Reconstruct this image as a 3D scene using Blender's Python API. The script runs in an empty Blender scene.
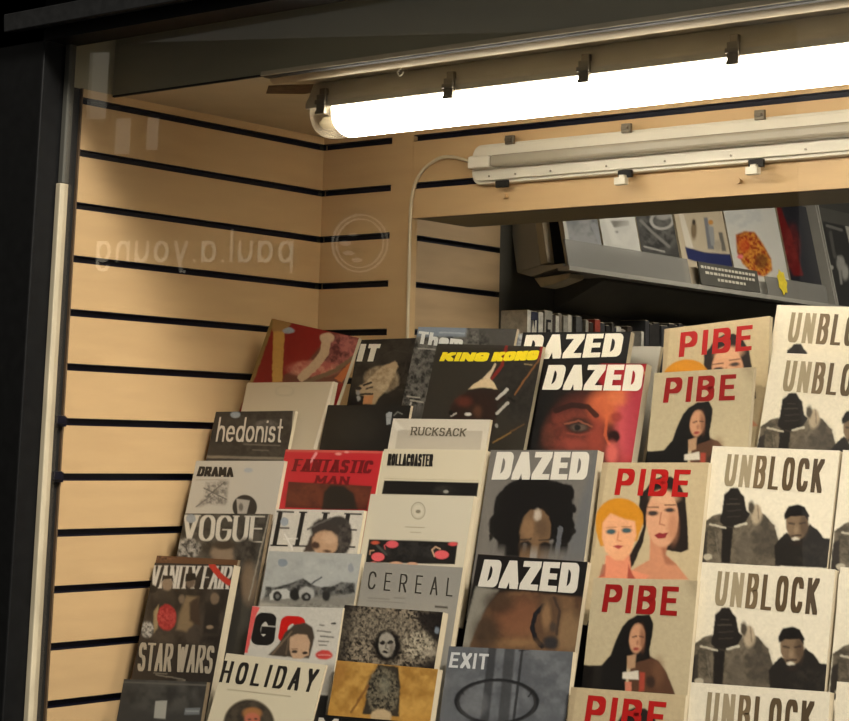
import bpy, math
import numpy as np
from mathutils import Matrix, Vector

sc = bpy.context.scene
Z0 = 2.111                                   # height of the top wall slot above the street

# ---------------------------------------------------------------- camera
F, PX, PY = 1881.8, 431.2, 94.5
YAW, PITCH, ROLL = 0.689389, 0.180025, 0.0247965
CAM = np.array([2.74561, -2.29078, -0.611485 + Z0])
def _axes():
    cy, sy = math.cos(YAW), math.sin(YAW)
    f = np.array([-sy*math.cos(PITCH), cy*math.cos(PITCH), math.sin(PITCH)])
    r = np.array([cy, sy, 0.0]); u = np.cross(r, f)
    return math.cos(ROLL)*r+math.sin(ROLL)*u, -math.sin(ROLL)*r+math.cos(ROLL)*u, f
CR, CU, CF = _axes()
cd = bpy.data.cameras.new('camera'); cam = bpy.data.objects.new('camera', cd)
sc.collection.objects.link(cam); sc.camera = cam
cam.matrix_world = Matrix(((CR[0], CU[0], -CF[0], CAM[0]), (CR[1], CU[1], -CF[1], CAM[1]), (CR[2], CU[2], -CF[2], CAM[2]), (0, 0, 0, 1)))
cd.sensor_width = 36; cd.lens = F/849*36
cd.shift_x = (424.5-PX)/849; cd.shift_y = (PY-360.5)/849
cd.clip_start = 0.05; cd.clip_end = 100

# ---------------------------------------------------------------- world, light, exposure
w = bpy.data.worlds.new('night_street'); sc.world = w; w.use_nodes = True
bg = w.node_tree.nodes['Background']; bg.inputs[0].default_value = (1.0, 0.95, 0.84, 1); bg.inputs[1].default_value = 0.15
sc.view_settings.view_transform = 'Standard'; sc.view_settings.look = 'None'
sc.view_settings.gamma = 1; sc.view_settings.use_curve_mapping = False
sc.view_settings.exposure = 0.27
TUBE = 14.5                                  # strength of the shop-window fluorescent
SHOP = 30.0                                  # watts of the ceiling lights inside the shop
def area(name, loc, rot, sx, sy, watts, col):
    l = bpy.data.lights.new(name, 'AREA'); l.shape = 'RECTANGLE'; l.size = sx; l.size_y = sy; l.energy = watts; l.color = col
    o = bpy.data.objects.new(name, l); o.location = loc; o.rotation_euler = rot; sc.collection.objects.link(o); return o
def aim(a, b): return (Vector(b)-Vector(a)).to_track_quat('-Z', 'Y').to_euler()
FILL = (5.6, -2.6, 5.7)                      # unseen fill light, added to brighten the lower wall and covers
area('added_fill_light', FILL, aim(FILL, (0.6, 0.3, 1.2)), 1.2, 1.2, 740, (1.0, 0.95, 0.86))
area('shop_ceiling_light', (1.3, 2.0, Z0+0.55), (0, 0, 0), 0.2, 1.6, SHOP, (1, 0.93, 0.8))

# ---------------------------------------------------------------- helpers
def lin(c):
    c = np.asarray(c, float)/255.0
    return np.where(c <= 0.04045, c/12.92, ((c+0.055)/1.055)**2.4)
def mat(name, col=(128, 128, 128), rough=0.5, metal=0.0, noise=0.0, nscale=20.0, stretch=(1, 1, 1), emis=0.0, bump=0.0, spec=0.5, attr=False, trans=None):
    m = bpy.data.materials.new(name); m.use_nodes = True; nt = m.node_tree; b = nt.nodes['Principled BSDF']
    b.inputs['Roughness'].default_value = rough; b.inputs['Metallic'].default_value = metal
    b.inputs['Specular IOR Level'].default_value = spec
    c = list(lin(col))+[1]
    b.inputs['Base Color'].default_value = c
    if attr:
        a = nt.nodes.new('ShaderNodeAttribute'); a.attribute_name = 'Col'; nt.links.new(a.outputs['Color'], b.inputs['Base Color'])
    elif noise > 0:
        tc = nt.nodes.new('ShaderNodeTexCoord'); mp = nt.nodes.new('ShaderNodeMapping'); mp.inputs['Scale'].default_value = stretch
        n = nt.nodes.new('ShaderNodeTexNoise'); n.inputs['Scale'].default_value = nscale; n.inputs['Detail'].default_value = 5
        r = nt.nodes.new('ShaderNodeValToRGB')
        r.color_ramp.elements[0].position = 0.3; r.color_ramp.elements[1].position = 0.7
        r.color_ramp.elements[0].color = [x*(1-noise) for x in c[:3]]+[1]; r.color_ramp.elements[1].color = [min(1, x*(1+noise)) for x in c[:3]]+[1]
        nt.links.new(tc.outputs['Object'], mp.inputs[0]); nt.links.new(mp.outputs[0], n.inputs['Vector'])
        nt.links.new(n.outputs['Fac'], r.inputs[0]); nt.links.new(r.outputs[0], b.inputs['Base Color'])
        if bump:
            bp = nt.nodes.new('ShaderNodeBump'); bp.inputs['Strength'].default_value = bump; bp.inputs['Distance'].default_value = 0.002
            nt.links.new(n.outputs['Fac'], bp.inputs['Height']); nt.links.new(bp.outputs[0], b.inputs['Normal'])
    if emis:
        b.inputs['Emission Color'].default_value = c; b.inputs['Emission Strength'].default_value = emis
    if trans is not None:
        out = nt.nodes['Material Output']; t = nt.nodes.new('ShaderNodeBsdfTransparent'); mx = nt.nodes.new('ShaderNodeMixShader')
        mx.inputs[0].default_value = trans; nt.links.new(b.outputs[0], mx.inputs[2]); nt.links.new(t.outputs[0], mx.inputs[1]); nt.links.new(mx.outputs[0], out.inputs[0])
    return m
M = {}
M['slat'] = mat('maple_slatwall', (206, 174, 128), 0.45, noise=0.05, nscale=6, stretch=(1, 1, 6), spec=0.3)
M['slat_in'] = mat('maple_slatwall_inner', (186, 158, 120), 0.5, noise=0.10, nscale=6, stretch=(1, 1, 6), spec=0.3)  # slightly duller maple tone for the wall inside the shop
M['slot'] = mat('navy_slot', (11, 12, 30), 0.4, spec=0.3)
M['ply'] = mat('cream_ceiling', (200, 186, 156), 0.7, noise=0.08, nscale=8)
M['hole'] = mat('broken_board', (92, 70, 45), 0.9, noise=0.3, nscale=60)
M['olive'] = mat('olive_grey_board', (150, 144, 120), 0.8, noise=0.06, nscale=4)
M['black'] = mat('black_frame_paint', (15, 15, 15), 0.5, noise=0.25, nscale=40, bump=0.1, spec=0.15)
M['black2'] = mat('black_moulding_paint', (34, 34, 34), 0.5, noise=0.25, nscale=60, spec=0.2)
M['bead'] = mat('aged_cream_bead', (176, 164, 138), 0.55, noise=0.18, nscale=30, stretch=(1, 1, 0.3))
M['gap'] = mat('plain_dark', (18, 16, 14), 0.7)
M['brown'] = mat('brown_panel_edge', (96, 76, 54), 0.8, noise=0.2, nscale=30)
M['housing'] = mat('grey_polyester_housing', (168, 160, 142), 0.55, noise=0.06, nscale=20)
M['clip'] = mat('steel_clip', (120, 112, 98), 0.35, metal=0.7)
M['white'] = mat('white_enamel', (214, 208, 190), 0.4, noise=0.03, nscale=10)
M['tubeoff'] = mat('unlit_tube_cover', (158, 150, 132), 0.25, noise=0.03)
M['cable'] = mat('white_cable', (214, 200, 168), 0.45)
M['paper'] = mat('page_edges', (190, 178, 152), 0.8, noise=0.12, nscale=8, stretch=(1, 200, 1))
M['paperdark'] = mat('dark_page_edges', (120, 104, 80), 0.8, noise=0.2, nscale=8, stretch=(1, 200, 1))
M['print'] = mat('printed_cover', rough=0.32, attr=True, spec=0.4)
M['stand'] = mat('black_stand_plastic', (20, 19, 18), 0.5)
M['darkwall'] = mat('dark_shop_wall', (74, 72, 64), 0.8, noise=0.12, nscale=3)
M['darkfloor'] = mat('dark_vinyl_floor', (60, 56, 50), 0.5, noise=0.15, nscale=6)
M['acryl'] = mat('frosted_acrylic', (150, 148, 140), 0.3, trans=0.62)
M['acrylw'] = mat('white_acrylic', (168, 165, 155), 0.35, noise=0.05)
M['clear'] = mat('clear_polycarbonate', (220, 210, 190), 0.15, trans=0.30)
M['shelf'] = mat('charcoal_shelf', (80, 78, 70), 0.6, noise=0.1)
M['disc'] = mat('pale_security_tag', (165, 172, 176), 0.3)
M['yellow'] = mat('yellow_sticker', (232, 208, 60), 0.5, noise=0.1, nscale=80)
M['deck'] = mat('plywood_deck', (150, 128, 96), 0.6, noise=0.1)
M['brick'] = mat('far_brick', (40, 34, 30), 0.9, noise=0.2, nscale=4)
M['road'] = mat('asphalt', (36, 36, 38), 0.8, noise=0.2, nscale=30)
def glow(name, col, s):
    m = bpy.data.materials.new(name); m.use_nodes = True; b = m.node_tree.nodes['Principled BSDF']
    b.inputs['Base Color'].default_value = (0.8, 0.8, 0.75, 1); b.inputs['Emission Color'].default_value = (*col, 1); b.inputs['Emission Strength'].default_value = s
    return m
M['lit'] = glow('lit_diffuser', (1.0, 0.92, 0.77), TUBE)
M['tubeend'] = mat('tube_end_cap', (205, 195, 170), 0.4)
M['sign'] = glow('lit_sign_letters', (1.0, 0.88, 0.66), 0.66)
M['lwin'] = glow('lit_window', (1.0, 0.9, 0.7), 0.26)
def glass_mat():
    m = bpy.data.materials.new('window_glass'); m.use_nodes = True; nt = m.node_tree; nt.nodes.remove(nt.nodes['Principled BSDF'])
    out = nt.nodes['Material Output']; t = nt.nodes.new('ShaderNodeBsdfTransparent'); g = nt.nodes.new('ShaderNodeBsdfGlossy')
    g.inputs['Roughness'].default_value = 0.0; fr = nt.nodes.new('ShaderNodeFresnel'); fr.inputs[0].default_value = 1.5
    mx = nt.nodes.new('ShaderNodeMixShader'); t.inputs[0].default_value = (0.97, 0.965, 0.96, 1)
    ge = nt.nodes.new('ShaderNodeNewGeometry'); io = nt.nodes.new('ShaderNodeMapRange')     # the same index entering and leaving the pane
    io.inputs['To Min'].default_value = 1.5; io.inputs['To Max'].default_value = 1/1.5
    nt.links.new(ge.outputs['Backfacing'], io.inputs['Value']); nt.links.new(io.outputs['Result'], fr.inputs[0])
    nt.links.new(fr.outputs[0], mx.inputs[0]); nt.links.new(t.outputs[0], mx.inputs[1]); nt.links.new(g.outputs[0], mx.inputs[2]); nt.links.new(mx.outputs[0], out.inputs[0])
    return m
M['glass'] = glass_mat()

class MB:
    def __init__(s): s.v = []; s.f = []; s.m = []
    def add(s, vs, fs, mi=0):
        b = len(s.v); s.v += [tuple(float(q) for q in v) for v in vs]; s.f += [tuple(b+i for i in f) for f in fs]; s.m += [mi]*len(fs)
    def box(s, a, b, mi=0):
        x0, y0, z0 = a; x1, y1, z1 = b
        s.add([(x0, y0, z0), (x1, y0, z0), (x1, y1, z0), (x0, y1, z0), (x0, y0, z1), (x1, y0, z1), (x1, y1, z1), (x0, y1, z1)],
              [(0, 3, 2, 1), (4, 5, 6, 7), (0, 1, 5, 4), (1, 2, 6, 5), (2, 3, 7, 6), (3, 0, 4, 7)], mi)
    def prism(s, prof, fn, a, b, mi=0):      # a closed outline swept between two stations
        n = len(prof); vs = [fn(p, a) for p in prof]+[fn(p, b) for p in prof]
        s.add(vs, [tuple(range(n))[::-1], tuple(range(n, 2*n))]+[(i, (i+1) % n, n+(i+1) % n, n+i) for i in range(n)], mi)
    def tube(s, pts, r, seg=8, mi=0):
        pts = [Vector(p) for p in pts]; rings = []
        for i, p in enumerate(pts):
            d = (pts[min(i+1, len(pts)-1)]-pts[max(i-1, 0)]).normalized()
            u = d.cross(Vector((0.13, 0.97, 0.21))).normalized(); v = d.cross(u)
            rings.append([p+u*(r*math.cos(2*math.pi*k/seg))+v*(r*math.sin(2*math.pi*k/seg)) for k in range(seg)])
        vs = [q for rg in rings for q in rg]; fs = []
        for i in range(len(pts)-1):
            fs += [(i*seg+k, i*seg+(k+1) % seg, (i+1)*seg+(k+1) % seg, (i+1)*seg+k) for k in range(seg)]
        fs += [tuple(range(seg))[::-1], tuple(range((len(pts)-1)*seg, len(pts)*seg))]
        s.add(vs, fs, mi)
    def build(s, name, mats, parent=None, smooth=False, bevel=0):
        me = bpy.data.meshes.new(name); me.from_pydata(s.v, [], s.f)
        for m in (mats if isinstance(mats, (list, tuple)) else [mats]): me.materials.append(m)
        me.polygons.foreach_set('material_index', s.m)
        me.update()
        if smooth: me.polygons.foreach_set('use_smooth', [True]*len(s.f))
        o = bpy.data.objects.new(name, me); sc.collection.objects.link(o)
        if parent: o.parent = parent
        if bevel:
            b = o.modifiers.new('bevel', 'BEVEL'); b.width = bevel; b.segments = 2; b.limit_method = 'ANGLE'
        return o
def thing(name, label, cat, loc=(0, 0, 0), group=None):
    o = bpy.data.objects.new(name, None); sc.collection.objects.link(o); o.location = loc; o.empty_display_size = 0.05
    o['label'] = label; o['category'] = cat
    if group: o['group'] = group
    return o
def tag(o, label, cat, group=None):
    o['label'] = label; o['category'] = cat
    if group: o['group'] = group
    return o
def struct(o): o['kind'] = 'structure'; return o
def Zr(z): return Z0+z

# ---------------------------------------------------------------- the room shell
D = 0.6785; ZC = 0.0225; DECK = -1.47; XR = 3.6
def slats(name, fn, a, b, zs, ztop, zbot, mats, h=0.0135, depth=0.012):
    # fn(u, d, z): u along the wall, d depth behind the face
    m = MB(); edges = [ztop]
    for z in zs: edges += [z+h/2, z-h/2]
    edges.append(zbot)
    def slab(z1, z0_, d0, d1, mi):
        vs = [fn(a, d0, z0_), fn(b, d0, z0_), fn(b, d1, z0_), fn(a, d1, z0_), fn(a, d0, z1), fn(b, d0, z1), fn(b, d1, z1), fn(a, d1, z1)]
        m.add(vs, [(0, 3, 2, 1), (4, 5, 6, 7), (0, 1, 5, 4), (1, 2, 6, 5), (2, 3, 7, 6), (3, 0, 4, 7)], mi)
    for i in range(0, len(edges), 2): slab(edges[i], edges[i+1], 0, depth, 0)
    slab(ztop, zbot, depth, depth+0.008, 1)
    for z in zs:                               # aluminium insert lips
        slab(z+h/2, z+h/2-0.0015, 0.0005, depth, 1); slab(z-h/2+0.0015, z-h/2, 0.0005, depth, 1)
    return m.build(name, mats)
zk = [Zr(-0.1*k) for k in range(0, 14)]
struct(slats('wall_left', lambda u, d, z: (-d, u, z), 0.0, D, zk, Zr(ZC), Zr(DECK), [M['slat'], M['slot']]))
kx = 0.1955
m = slats('wall_back', lambda u, d, z: (u, D+d, z), 0.0, kx, zk, Zr(ZC), Zr(DECK), [M['slat'], M['slot']]); struct(m)
b = MB(); b.box((kx, D-0.0005, Zr(DECK)), (0.2545, D+0.018, Zr(ZC)))
struct(b.build('trim_1', M['slat']))
m = slats('wall_back', lambda u, d, z: (u, D+d, z), 0.2545, XR, zk[:2], Zr(ZC), Zr(-0.167), [M['slat'], M['slot']]); struct(m)
b = MB(); b.box((0.2545, D+0.0201, Zr(-0.167)), (XR, D+0.19, Zr(ZC))); struct(b.build('trim_2', M['olive']))
b = MB(); b.box((0.0, 0.079, Zr(ZC)), (XR, D+0.19, Zr(ZC)+0.02)); struct(b.build('ceiling', M['ply']))
# bulkhead between ceiling and glass with a cream edging strip
b = MB(); b.box((0.0, 0.075, Zr(ZC)-0.001), (XR, 0.0788, Zr(0.40))); struct(b.build('trim_3', M['olive']))
b = MB(); b.box((0.0, 0.0752, Zr(ZC)-0.0050), (XR, 0.0800, Zr(ZC)-0.0012), 1); b.box((0.40, 0.0725, Zr(ZC)-0.0045), (XR, 0.0750, Zr(ZC)+0.0035), 0)
b.box((0.40, 0.0801, Zr(ZC)-0.0060), (XR, 0.0935, Zr(ZC)-0.0012), 1)  # dark strips colour in the shade of the gap between edging and bar
struct(b.build('trim_4', [M['ply'], M['gap']]))
b = MB(); b.prism([(0.110+0.016*math.cos(a), ZC-0.001-0.013*abs(math.sin(a))) for a in [math.pi*i/12 for i in range(13)]],
                  lambda p, x: (x, p[0], Zr(p[1])), 0.40, XR); struct(b.build('trim_5', M['ply'], smooth=True))
# left return above the slatwall, seen in the gap behind the glass
b = MB(); b.box((-0.02, -0.03, Zr(ZC)), (0.0, 0.075, Zr(0.4))); struct(b.build('wall_left', M['olive']))
b = MB(); b.box((-0.012, -0.03, Zr(DECK)), (-0.002, -0.001, Zr(ZC))); b.box((-0.011, -0.004, Zr(DECK)), (0.0035, -0.0005, Zr(ZC)), 1); struct(b.build('trim_6', [M['gap'], M['brown']]))
# deck of the bay and stall riser
b = MB(); b.box((-0.2, -0.06, Zr(DECK)-0.04), (XR, D+0.02, Zr(DECK))); struct(b.build('trim_7', M['deck']))
b = MB(); b.box((-0.2, -0.10, 0), (XR, -0.06, Zr(DECK)-0.0)); struct(b.build('wall_front', M['black']))
# shop behind
b = MB(); b.box((-0.2, -0.06, -0.05), (XR+0.4, 5.2, 0)); struct(b.build('floor', M['darkfloor']))
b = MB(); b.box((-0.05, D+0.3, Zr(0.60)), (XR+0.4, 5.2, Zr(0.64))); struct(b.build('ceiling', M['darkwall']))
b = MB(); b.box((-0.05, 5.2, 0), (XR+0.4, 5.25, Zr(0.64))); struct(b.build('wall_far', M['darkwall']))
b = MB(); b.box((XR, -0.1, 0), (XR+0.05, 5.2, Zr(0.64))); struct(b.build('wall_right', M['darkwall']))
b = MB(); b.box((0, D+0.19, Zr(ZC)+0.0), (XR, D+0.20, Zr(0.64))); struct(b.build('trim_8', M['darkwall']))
YS = 1.315
zin = [Zr(-0.165-0.1065*k) for k in range(-3, 8)]
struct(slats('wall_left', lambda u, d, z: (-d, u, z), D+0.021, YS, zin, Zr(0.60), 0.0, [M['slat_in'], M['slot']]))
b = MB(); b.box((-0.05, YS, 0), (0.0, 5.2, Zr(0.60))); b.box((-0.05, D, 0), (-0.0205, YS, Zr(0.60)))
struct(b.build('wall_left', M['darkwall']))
# window: glass, jamb, head
b = MB(); b.box((0.018, -0.044, Zr(DECK)), (XR, -0.040, Zr(0.125))); struct(b.build('window_1', M['glass']))
b = MB(); b.box((0.0035, -0.054, Zr(DECK)), (0.0175, -0.034, Zr(-0.165))); b.box((0.0035, -0.050, Zr(-0.165)), (0.0175, -0.034, Zr(0.105)), 1)
struct(b.build('trim_10', [M['bead'], M['darkwall']], bevel=0.002))
b = MB(); b.box((-0.9, -0.10, 0), (0.0032, -0.034, Zr(0.5))); struct(b.build('trim_11', M['black'], bevel=0.003))
b = MB(); b.box((-0.9, -0.10, Zr(0.098)), (XR, -0.030, Zr(0.5))); struct(b.build('trim_12', M['black']))
b = MB(); b.prism([(-0.10, 0.122), (-0.135, 0.116), (-0.138, 0.150), (-0.10, 0.156)], lambda p, x: (x, p[0], Zr(p[1])), -0.075, XR); struct(b.build('trim_13', M['black2'], bevel=0.002))
b = MB(); b.prism([(-0.10, 0.19), (-0.16, 0.185), (-0.16, 0.30), (-0.10, 0.30)], lambda p, x: (x, p[0], Zr(p[1])), -0.10, XR); struct(b.build('trim_14', M['black2']))
# ends of the aluminium slot inserts poking past the panel edge
for k in (6, 7, 12):
    b = MB(); z = Zr(-0.1*k); b.box((0.0036, -0.0335, z-0.009), (0.012, -0.001, z+0.009)); b.box((0.012, -0.030, z-0.004), (0.019, -0.010, z+0.011))
    o = b.build('slot_insert_end', M['slot'] if k < 12 else M['clip'], bevel=0.001)
    tag(o, {6: 'dark blue metal insert end poking out at the left frame, higher of two', 7: 'dark blue metal insert end poking out at the left frame, lower of two',
            12: 'grey metal catch on the cream frame strip at bottom left'}[k], 'bracket')

# street outside, mirrored faintly in the glass
b = MB(); b.box((-16, -14, -0.05), (8, -0.06, 0)); struct(b.build('floor', M['road']))

# ---------------------------------------------------------------- lettering: pen strokes in a unit box
def arc(cx, cy, rx, ry, a0, a1, n=10):
    return [(cx+rx*math.cos(math.radians(a0+(a1-a0)*i/n)), cy+ry*math.sin(math.radians(a0+(a1-a0)*i/n))) for i in range(n+1)]
G = {
 'A': (1, [[(0, 0), (.5, 1)], [(.5, 1), (1, 0)], [(.2, .33), (.8, .33)]]),
 'B': (1, [[(0, 0), (0, 1)], [(0, 1), (.6, 1)]+arc(.6, .77, .36, .23, 90, -90)+[(0, .54)], [(.6, .54)]+arc(.62, .27, .38, .27, 90, -90)+[(0, 0)]]),
 'C': (1, [arc(.5, .7, .5, .3, 10, 180)+arc(.5, .3, .5, .3, 180, 350)]),
 'D': (1, [[(0, 0), (0, 1)], [(0, 1), (.55, 1)]+arc(.55, .7, .45, .3, 90, 0, 6)+arc(.55, .3, .45, .3, 0, -90, 6)+[(0, 0)]]),
 'E': (.85, [[(0, 0), (0, 1)], [(0, 1), (1, 1)], [(0, .52), (.85, .52)], [(0, 0), (1, 0)]]),
 'F': (.85, [[(0, 0), (0, 1)], [(0, 1), (1, 1)], [(0, .5), (.8, .5)]]),
 'G': (1, [arc(.5, .7, .5, .3, 20, 180)+arc(.5, .3, .5, .3, 180, 360)+[(1, .45)], [(.55, .45), (1, .45)]]),
 'H': (1, [[(0, 0), (0, 1)], [(1, 0), (1, 1)], [(0, .5), (1, .5)]]),
 'I': (.01, [[(.5, 0), (.5, 1)]]),
 'K': (1, [[(0, 0), (0, 1)], [(0, .42), (1, 1)], [(.3, .6), (1, 0)]]),
 'L': (.85, [[(0, 0), (0, 1)], [(0, 0), (1, 0)]]),
 'M': (1.25, [[(0, 0), (0, 1)], [(0, 1), (.5, .2)], [(.5, .2), (1, 1)], [(1, 1), (1, 0)]]),
 'N': (1, [[(0, 0), (0, 1)], [(0, 1), (1, 0)], [(1, 0), (1, 1)]]),
 'O': (1, [arc(.5, .7, .5, .3, 0, 180)+arc(.5, .3, .5, .3, 180, 360)+[(1, .7)]]),
 'P': (.95, [[(0, 0), (0, 1)], [(0, 1), (.6, 1)]+arc(.6, .72, .4, .28, 90, -90)+[(0, .44)]]),
 'Q': (1, [arc(.5, .7, .5, .3, 0, 180)+arc(.5, .3, .5, .3, 180, 360)+[(1, .7)], [(.6, .25), (1, 0)]]),
 'R': (1, [[(0, 0), (0, 1)], [(0, 1), (.6, 1)]+arc(.6, .74, .38, .26, 90, -90)+[(0, .48)], [(.5, .48), (1, 0)]]),
 'S': (.9, [arc(.5, .75, .48, .25, 15, 250, 12)+arc(.5, .25, .5, .27, 70, -165, 12)]),
 'T': (.95, [[(0, 1), (1, 1)], [(.5, 0), (.5, 1)]]),
 'U': (1, [[(0, 1), (0, .3)]+arc(.5, .3, .5, .3, 180, 360)+[(1, 1)]]),
 'V': (1, [[(0, 1), (.5, 0)], [(.5, 0), (1, 1)]]),
 'W': (1.4, [[(0, 1), (.27, 0)], [(.27, 0), (.5, .9)], [(.5, .9), (.73, 0)], [(.73, 0), (1, 1)]]),
 'X': (1, [[(0, 0), (1, 1)], [(0, 1), (1, 0)]]),
 'Y': (1, [[(0, 1), (.5, .48)], [(1, 1), (.5, .48)], [(.5, .48), (.5, 0)]]),
 'Z': (.95, [[(0, 1), (1, 1)], [(1, 1), (0, 0)], [(0, 0), (1, 0)]]),
 ' ': (.45, []), '.': (.01, [[(.5, 0), (.5, .01)]]),
 # lower case: the x-height is 0.62
 'a': (.9, [arc(.5, .31, .5, .31, 0, 360, 16), [(1, .62), (1, 0)]]),
 'd': (.9, [arc(.5, .31, .5, .31, 0, 360, 16), [(1, 1), (1, 0)]]),
 'e': (.9, [[(0, .33), (1, .33)]+arc(.5, .31, .5, .31, 5, 320, 14)]),
 'g': (.9, [arc(.5, .31, .5, .31, 0, 360, 16), [(1, .62), (1, -.05)]+arc(.5, -.05, .5, .25, 0, -150)]),
 'h': (.85, [[(0, 0), (0, 1)], [(0, .3)]+arc(.5, .32, .5, .3, 180, 0)+[(1, 0)]]),
 'i': (.01, [[(.5, 0), (.5, .62)], [(.5, .85), (.5, .87)]]),
 'l': (.01, [[(.5, 0), (.5, 1)]]),
 'm': (1.35, [[(0, 0), (0, .62)], [(0, .38)]+arc(.25, .38, .25, .24, 180, 0)+[(.5, 0)], [(.5, .38)]+arc(.75, .38, .25, .24, 180, 0)+[(1, 0)]]),
 'n': (.85, [[(0, 0), (0, .62)], [(0, .3)]+arc(.5, .32, .5, .3, 180, 0)+[(1, 0)]]),
 'o': (.9, [arc(.5, .31, .5, .31, 0, 360, 16)]),
 'p': (.9, [arc(.5, .31, .5, .31, 0, 360, 16), [(0, .62), (0, -.35)]]),
 's': (.7, [arc(.5, .46, .45, .16, 20, 250, 9)+arc(.5, .16, .5, .16, 70, -160, 9)]),
 't': (.55, [[(.4, .95), (.4, .12)]+arc(.7, .12, .3, .12, 180, 280, 5), [(0, .62), (.9, .62)]]),
 'u': (.85, [[(0, .62), (0, .3)]+arc(.5, .3, .5, .3, 180, 360), [(1, .62), (1, 0)]]),
 'y': (.85, [[(0, .62), (.5, 0)], [(1, .62), (.35, -.35), (.1, -.35)]]),
}
def hull(pts):
    pts = sorted(set((round(x, 7), round(y, 7)) for x, y in pts))
    if len(pts) < 3: return pts
    def half(ps):
        h = []
        for p in ps:
            while len(h) > 1 and (h[-1][0]-h[-2][0])*(p[1]-h[-2][1])-(h[-1][1]-h[-2][1])*(p[0]-h[-2][0]) <= 0: h.pop()
            h.append(p)
        return h
    a = half(pts); c = half(pts[::-1]); return a[:-1]+c[:-1]
def lettering(text, aspect, wv, wh, gap=.12, width=.6, serif=0, cw=None):
    """polygons (per letter) in the unit square [0,1]x[0,1]; wv, wh: pen width / height as a share of the letter height;
    aspect: box width / letter height."""
    H = 1.0; adv = []
    for ch in text: adv.append(G[ch][0]*width+wv if ch != ' ' else G[ch][0]*width)
    tot = sum(adv)+gap*(len(text)-1); k = aspect/tot; x = 0; out = []
    for ch, a in zip(text, adv):
        ps = []; a2 = a*k; pw = min(wv, wv*k) if k < 1 else wv
        body = max(a2-pw, 0.0)
        for ln in G[ch][1]:
            q = [(x+pw/2+body*px_, wh/2+(1-wh)*py_) for px_, py_ in ln]
            for (ax, ay), (bx, by) in zip(q[:-1], q[1:]):
                c = [(ax+sx*pw/2, ay+sy*wh/2) for sx in (-1, 1) for sy in (-1, 1)]+[(bx+sx*pw/2, by+sy*wh/2) for sx in (-1, 1) for sy in (-1, 1)]
                ps.append(hull(c))
            if serif:
                for (ex, ey), (ox, oy) in ((ln[0], ln[1]), (ln[-1], ln[-2])):
                    if abs(ox-ex) < .6 and abs(oy-ey) > .3 and (ey < .02 or ey > .98):
                        X = x+pw/2+body*ex; Y = wh/2+(1-wh)*ey
                        ps.append([(X-pw/2-serif, Y-wh/2), (X+pw/2+serif, Y-wh/2), (X+pw/2+serif, Y+wh/2), (X-pw/2-serif, Y+wh/2)])
        out.append([[(px_/aspect, py_) for px_, py_ in p] for p in ps]); x += a2+gap*k
    return out
def quad(uv, q):                               # q: top-left, top-right, bottom-right, bottom-left
    u, v = uv; t = 1-v
    x = (1-u)*(1-t)*q[0][0]+u*(1-t)*q[1][0]+u*t*q[2][0]+(1-u)*t*q[3][0]
    y = (1-u)*(1-t)*q[0][1]+u*(1-t)*q[1][1]+u*t*q[2][1]+(1-u)*t*q[3][1]
    return (x, y)

# the chocolate shop's lit fascia across the street, facing the window (its mirror image shows faintly in the glass)
Lp = Vector((-9.28, -0.084-8.0)); Rp = Vector((-7.74, -0.084-8.73)); ex = (Rp-Lp).normalized(); Ls = (Rp-Lp).length
def sgn(a, z, d=0.0): p = Rp-ex*a; nrm = Vector((-ex.y, ex.x)); nrm = nrm if nrm.y > 0 else -nrm; return (p.x+nrm.x*d, p.y+nrm.y*d, Zr(z))
b = MB(); b.prism([(-4, -3.0), (6, -3.0), (6, 2.6), (-4, 2.6)], lambda p, d: sgn(p[0], p[1], d), -0.3, -0.02)
o = b.build('building', M['brick']); tag(o, 'dark building across the street mirrored in the shop window glass', 'building')
o = thing('shop_sign', '', 'sign')
for let in lettering('paul.a.young', Ls/0.27, .085, .075, gap=.24, width=.52):
    b = MB()
    for p in let: b.prism([(u*Ls, .745+v*0.27) for u, v in p], lambda q, d: sgn(q[0], q[1], d), 0.0, 0.02)
    b.build('letter', M['sign'], o)
tag(o, 'shop name in thin lit letters mirrored faintly in the glass over the left slatted wall', 'sign')
b = MB()
for r0, r1 in ((.235, .222), (.200, .190)):
    for i in range(32):
        a0, a1 = 2*math.pi*i/32, 2*math.pi*(i+1)/32
        q = [(-.56+r*math.cos(a), .90+r*math.sin(a)) for r, a in ((r0, a0), (r0, a1), (r1, a1), (r1, a0))]
        b.prism(q, lambda q, d: sgn(q[0], q[1], d), 0.0, 0.02)
for cx_, cy_, rr in ((-.44, .90, .05), (-.47, .82, .045), (-.54, .765, .045), (-.50, .97, .035)):
    b.prism([(cx_+rr*math.cos(2*math.pi*i/10), cy_+.4*rr*math.sin(2*math.pi*i/10)) for i in range(10)], lambda q, d: sgn(q[0], q[1], d), 0.0, 0.02)
o = b.build('shop_emblem', M['sign']); tag(o, 'round ringed emblem mirrored faintly in the glass beside the shop name', 'sign')
for (s0, s1, z0_, z1_, lab) in ((1.47, 1.60, 1.65, 1.95, 'narrow'), (1.70, 2.12, 1.95, 2.52, 'wide'), (1.22, 1.32, 1.68, 1.95, 'slim')):
    b = MB(); b.prism([(s0, z0_), (s1, z0_), (s1, z1_), (s0, z1_)], lambda p, d: sgn(p[0], p[1], d), -0.01, 0.0)
    o = b.build('lit_window', M['lwin']); tag(o, lab+' dimly lit window mirrored faintly at the upper left of the glass', 'window')

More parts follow.
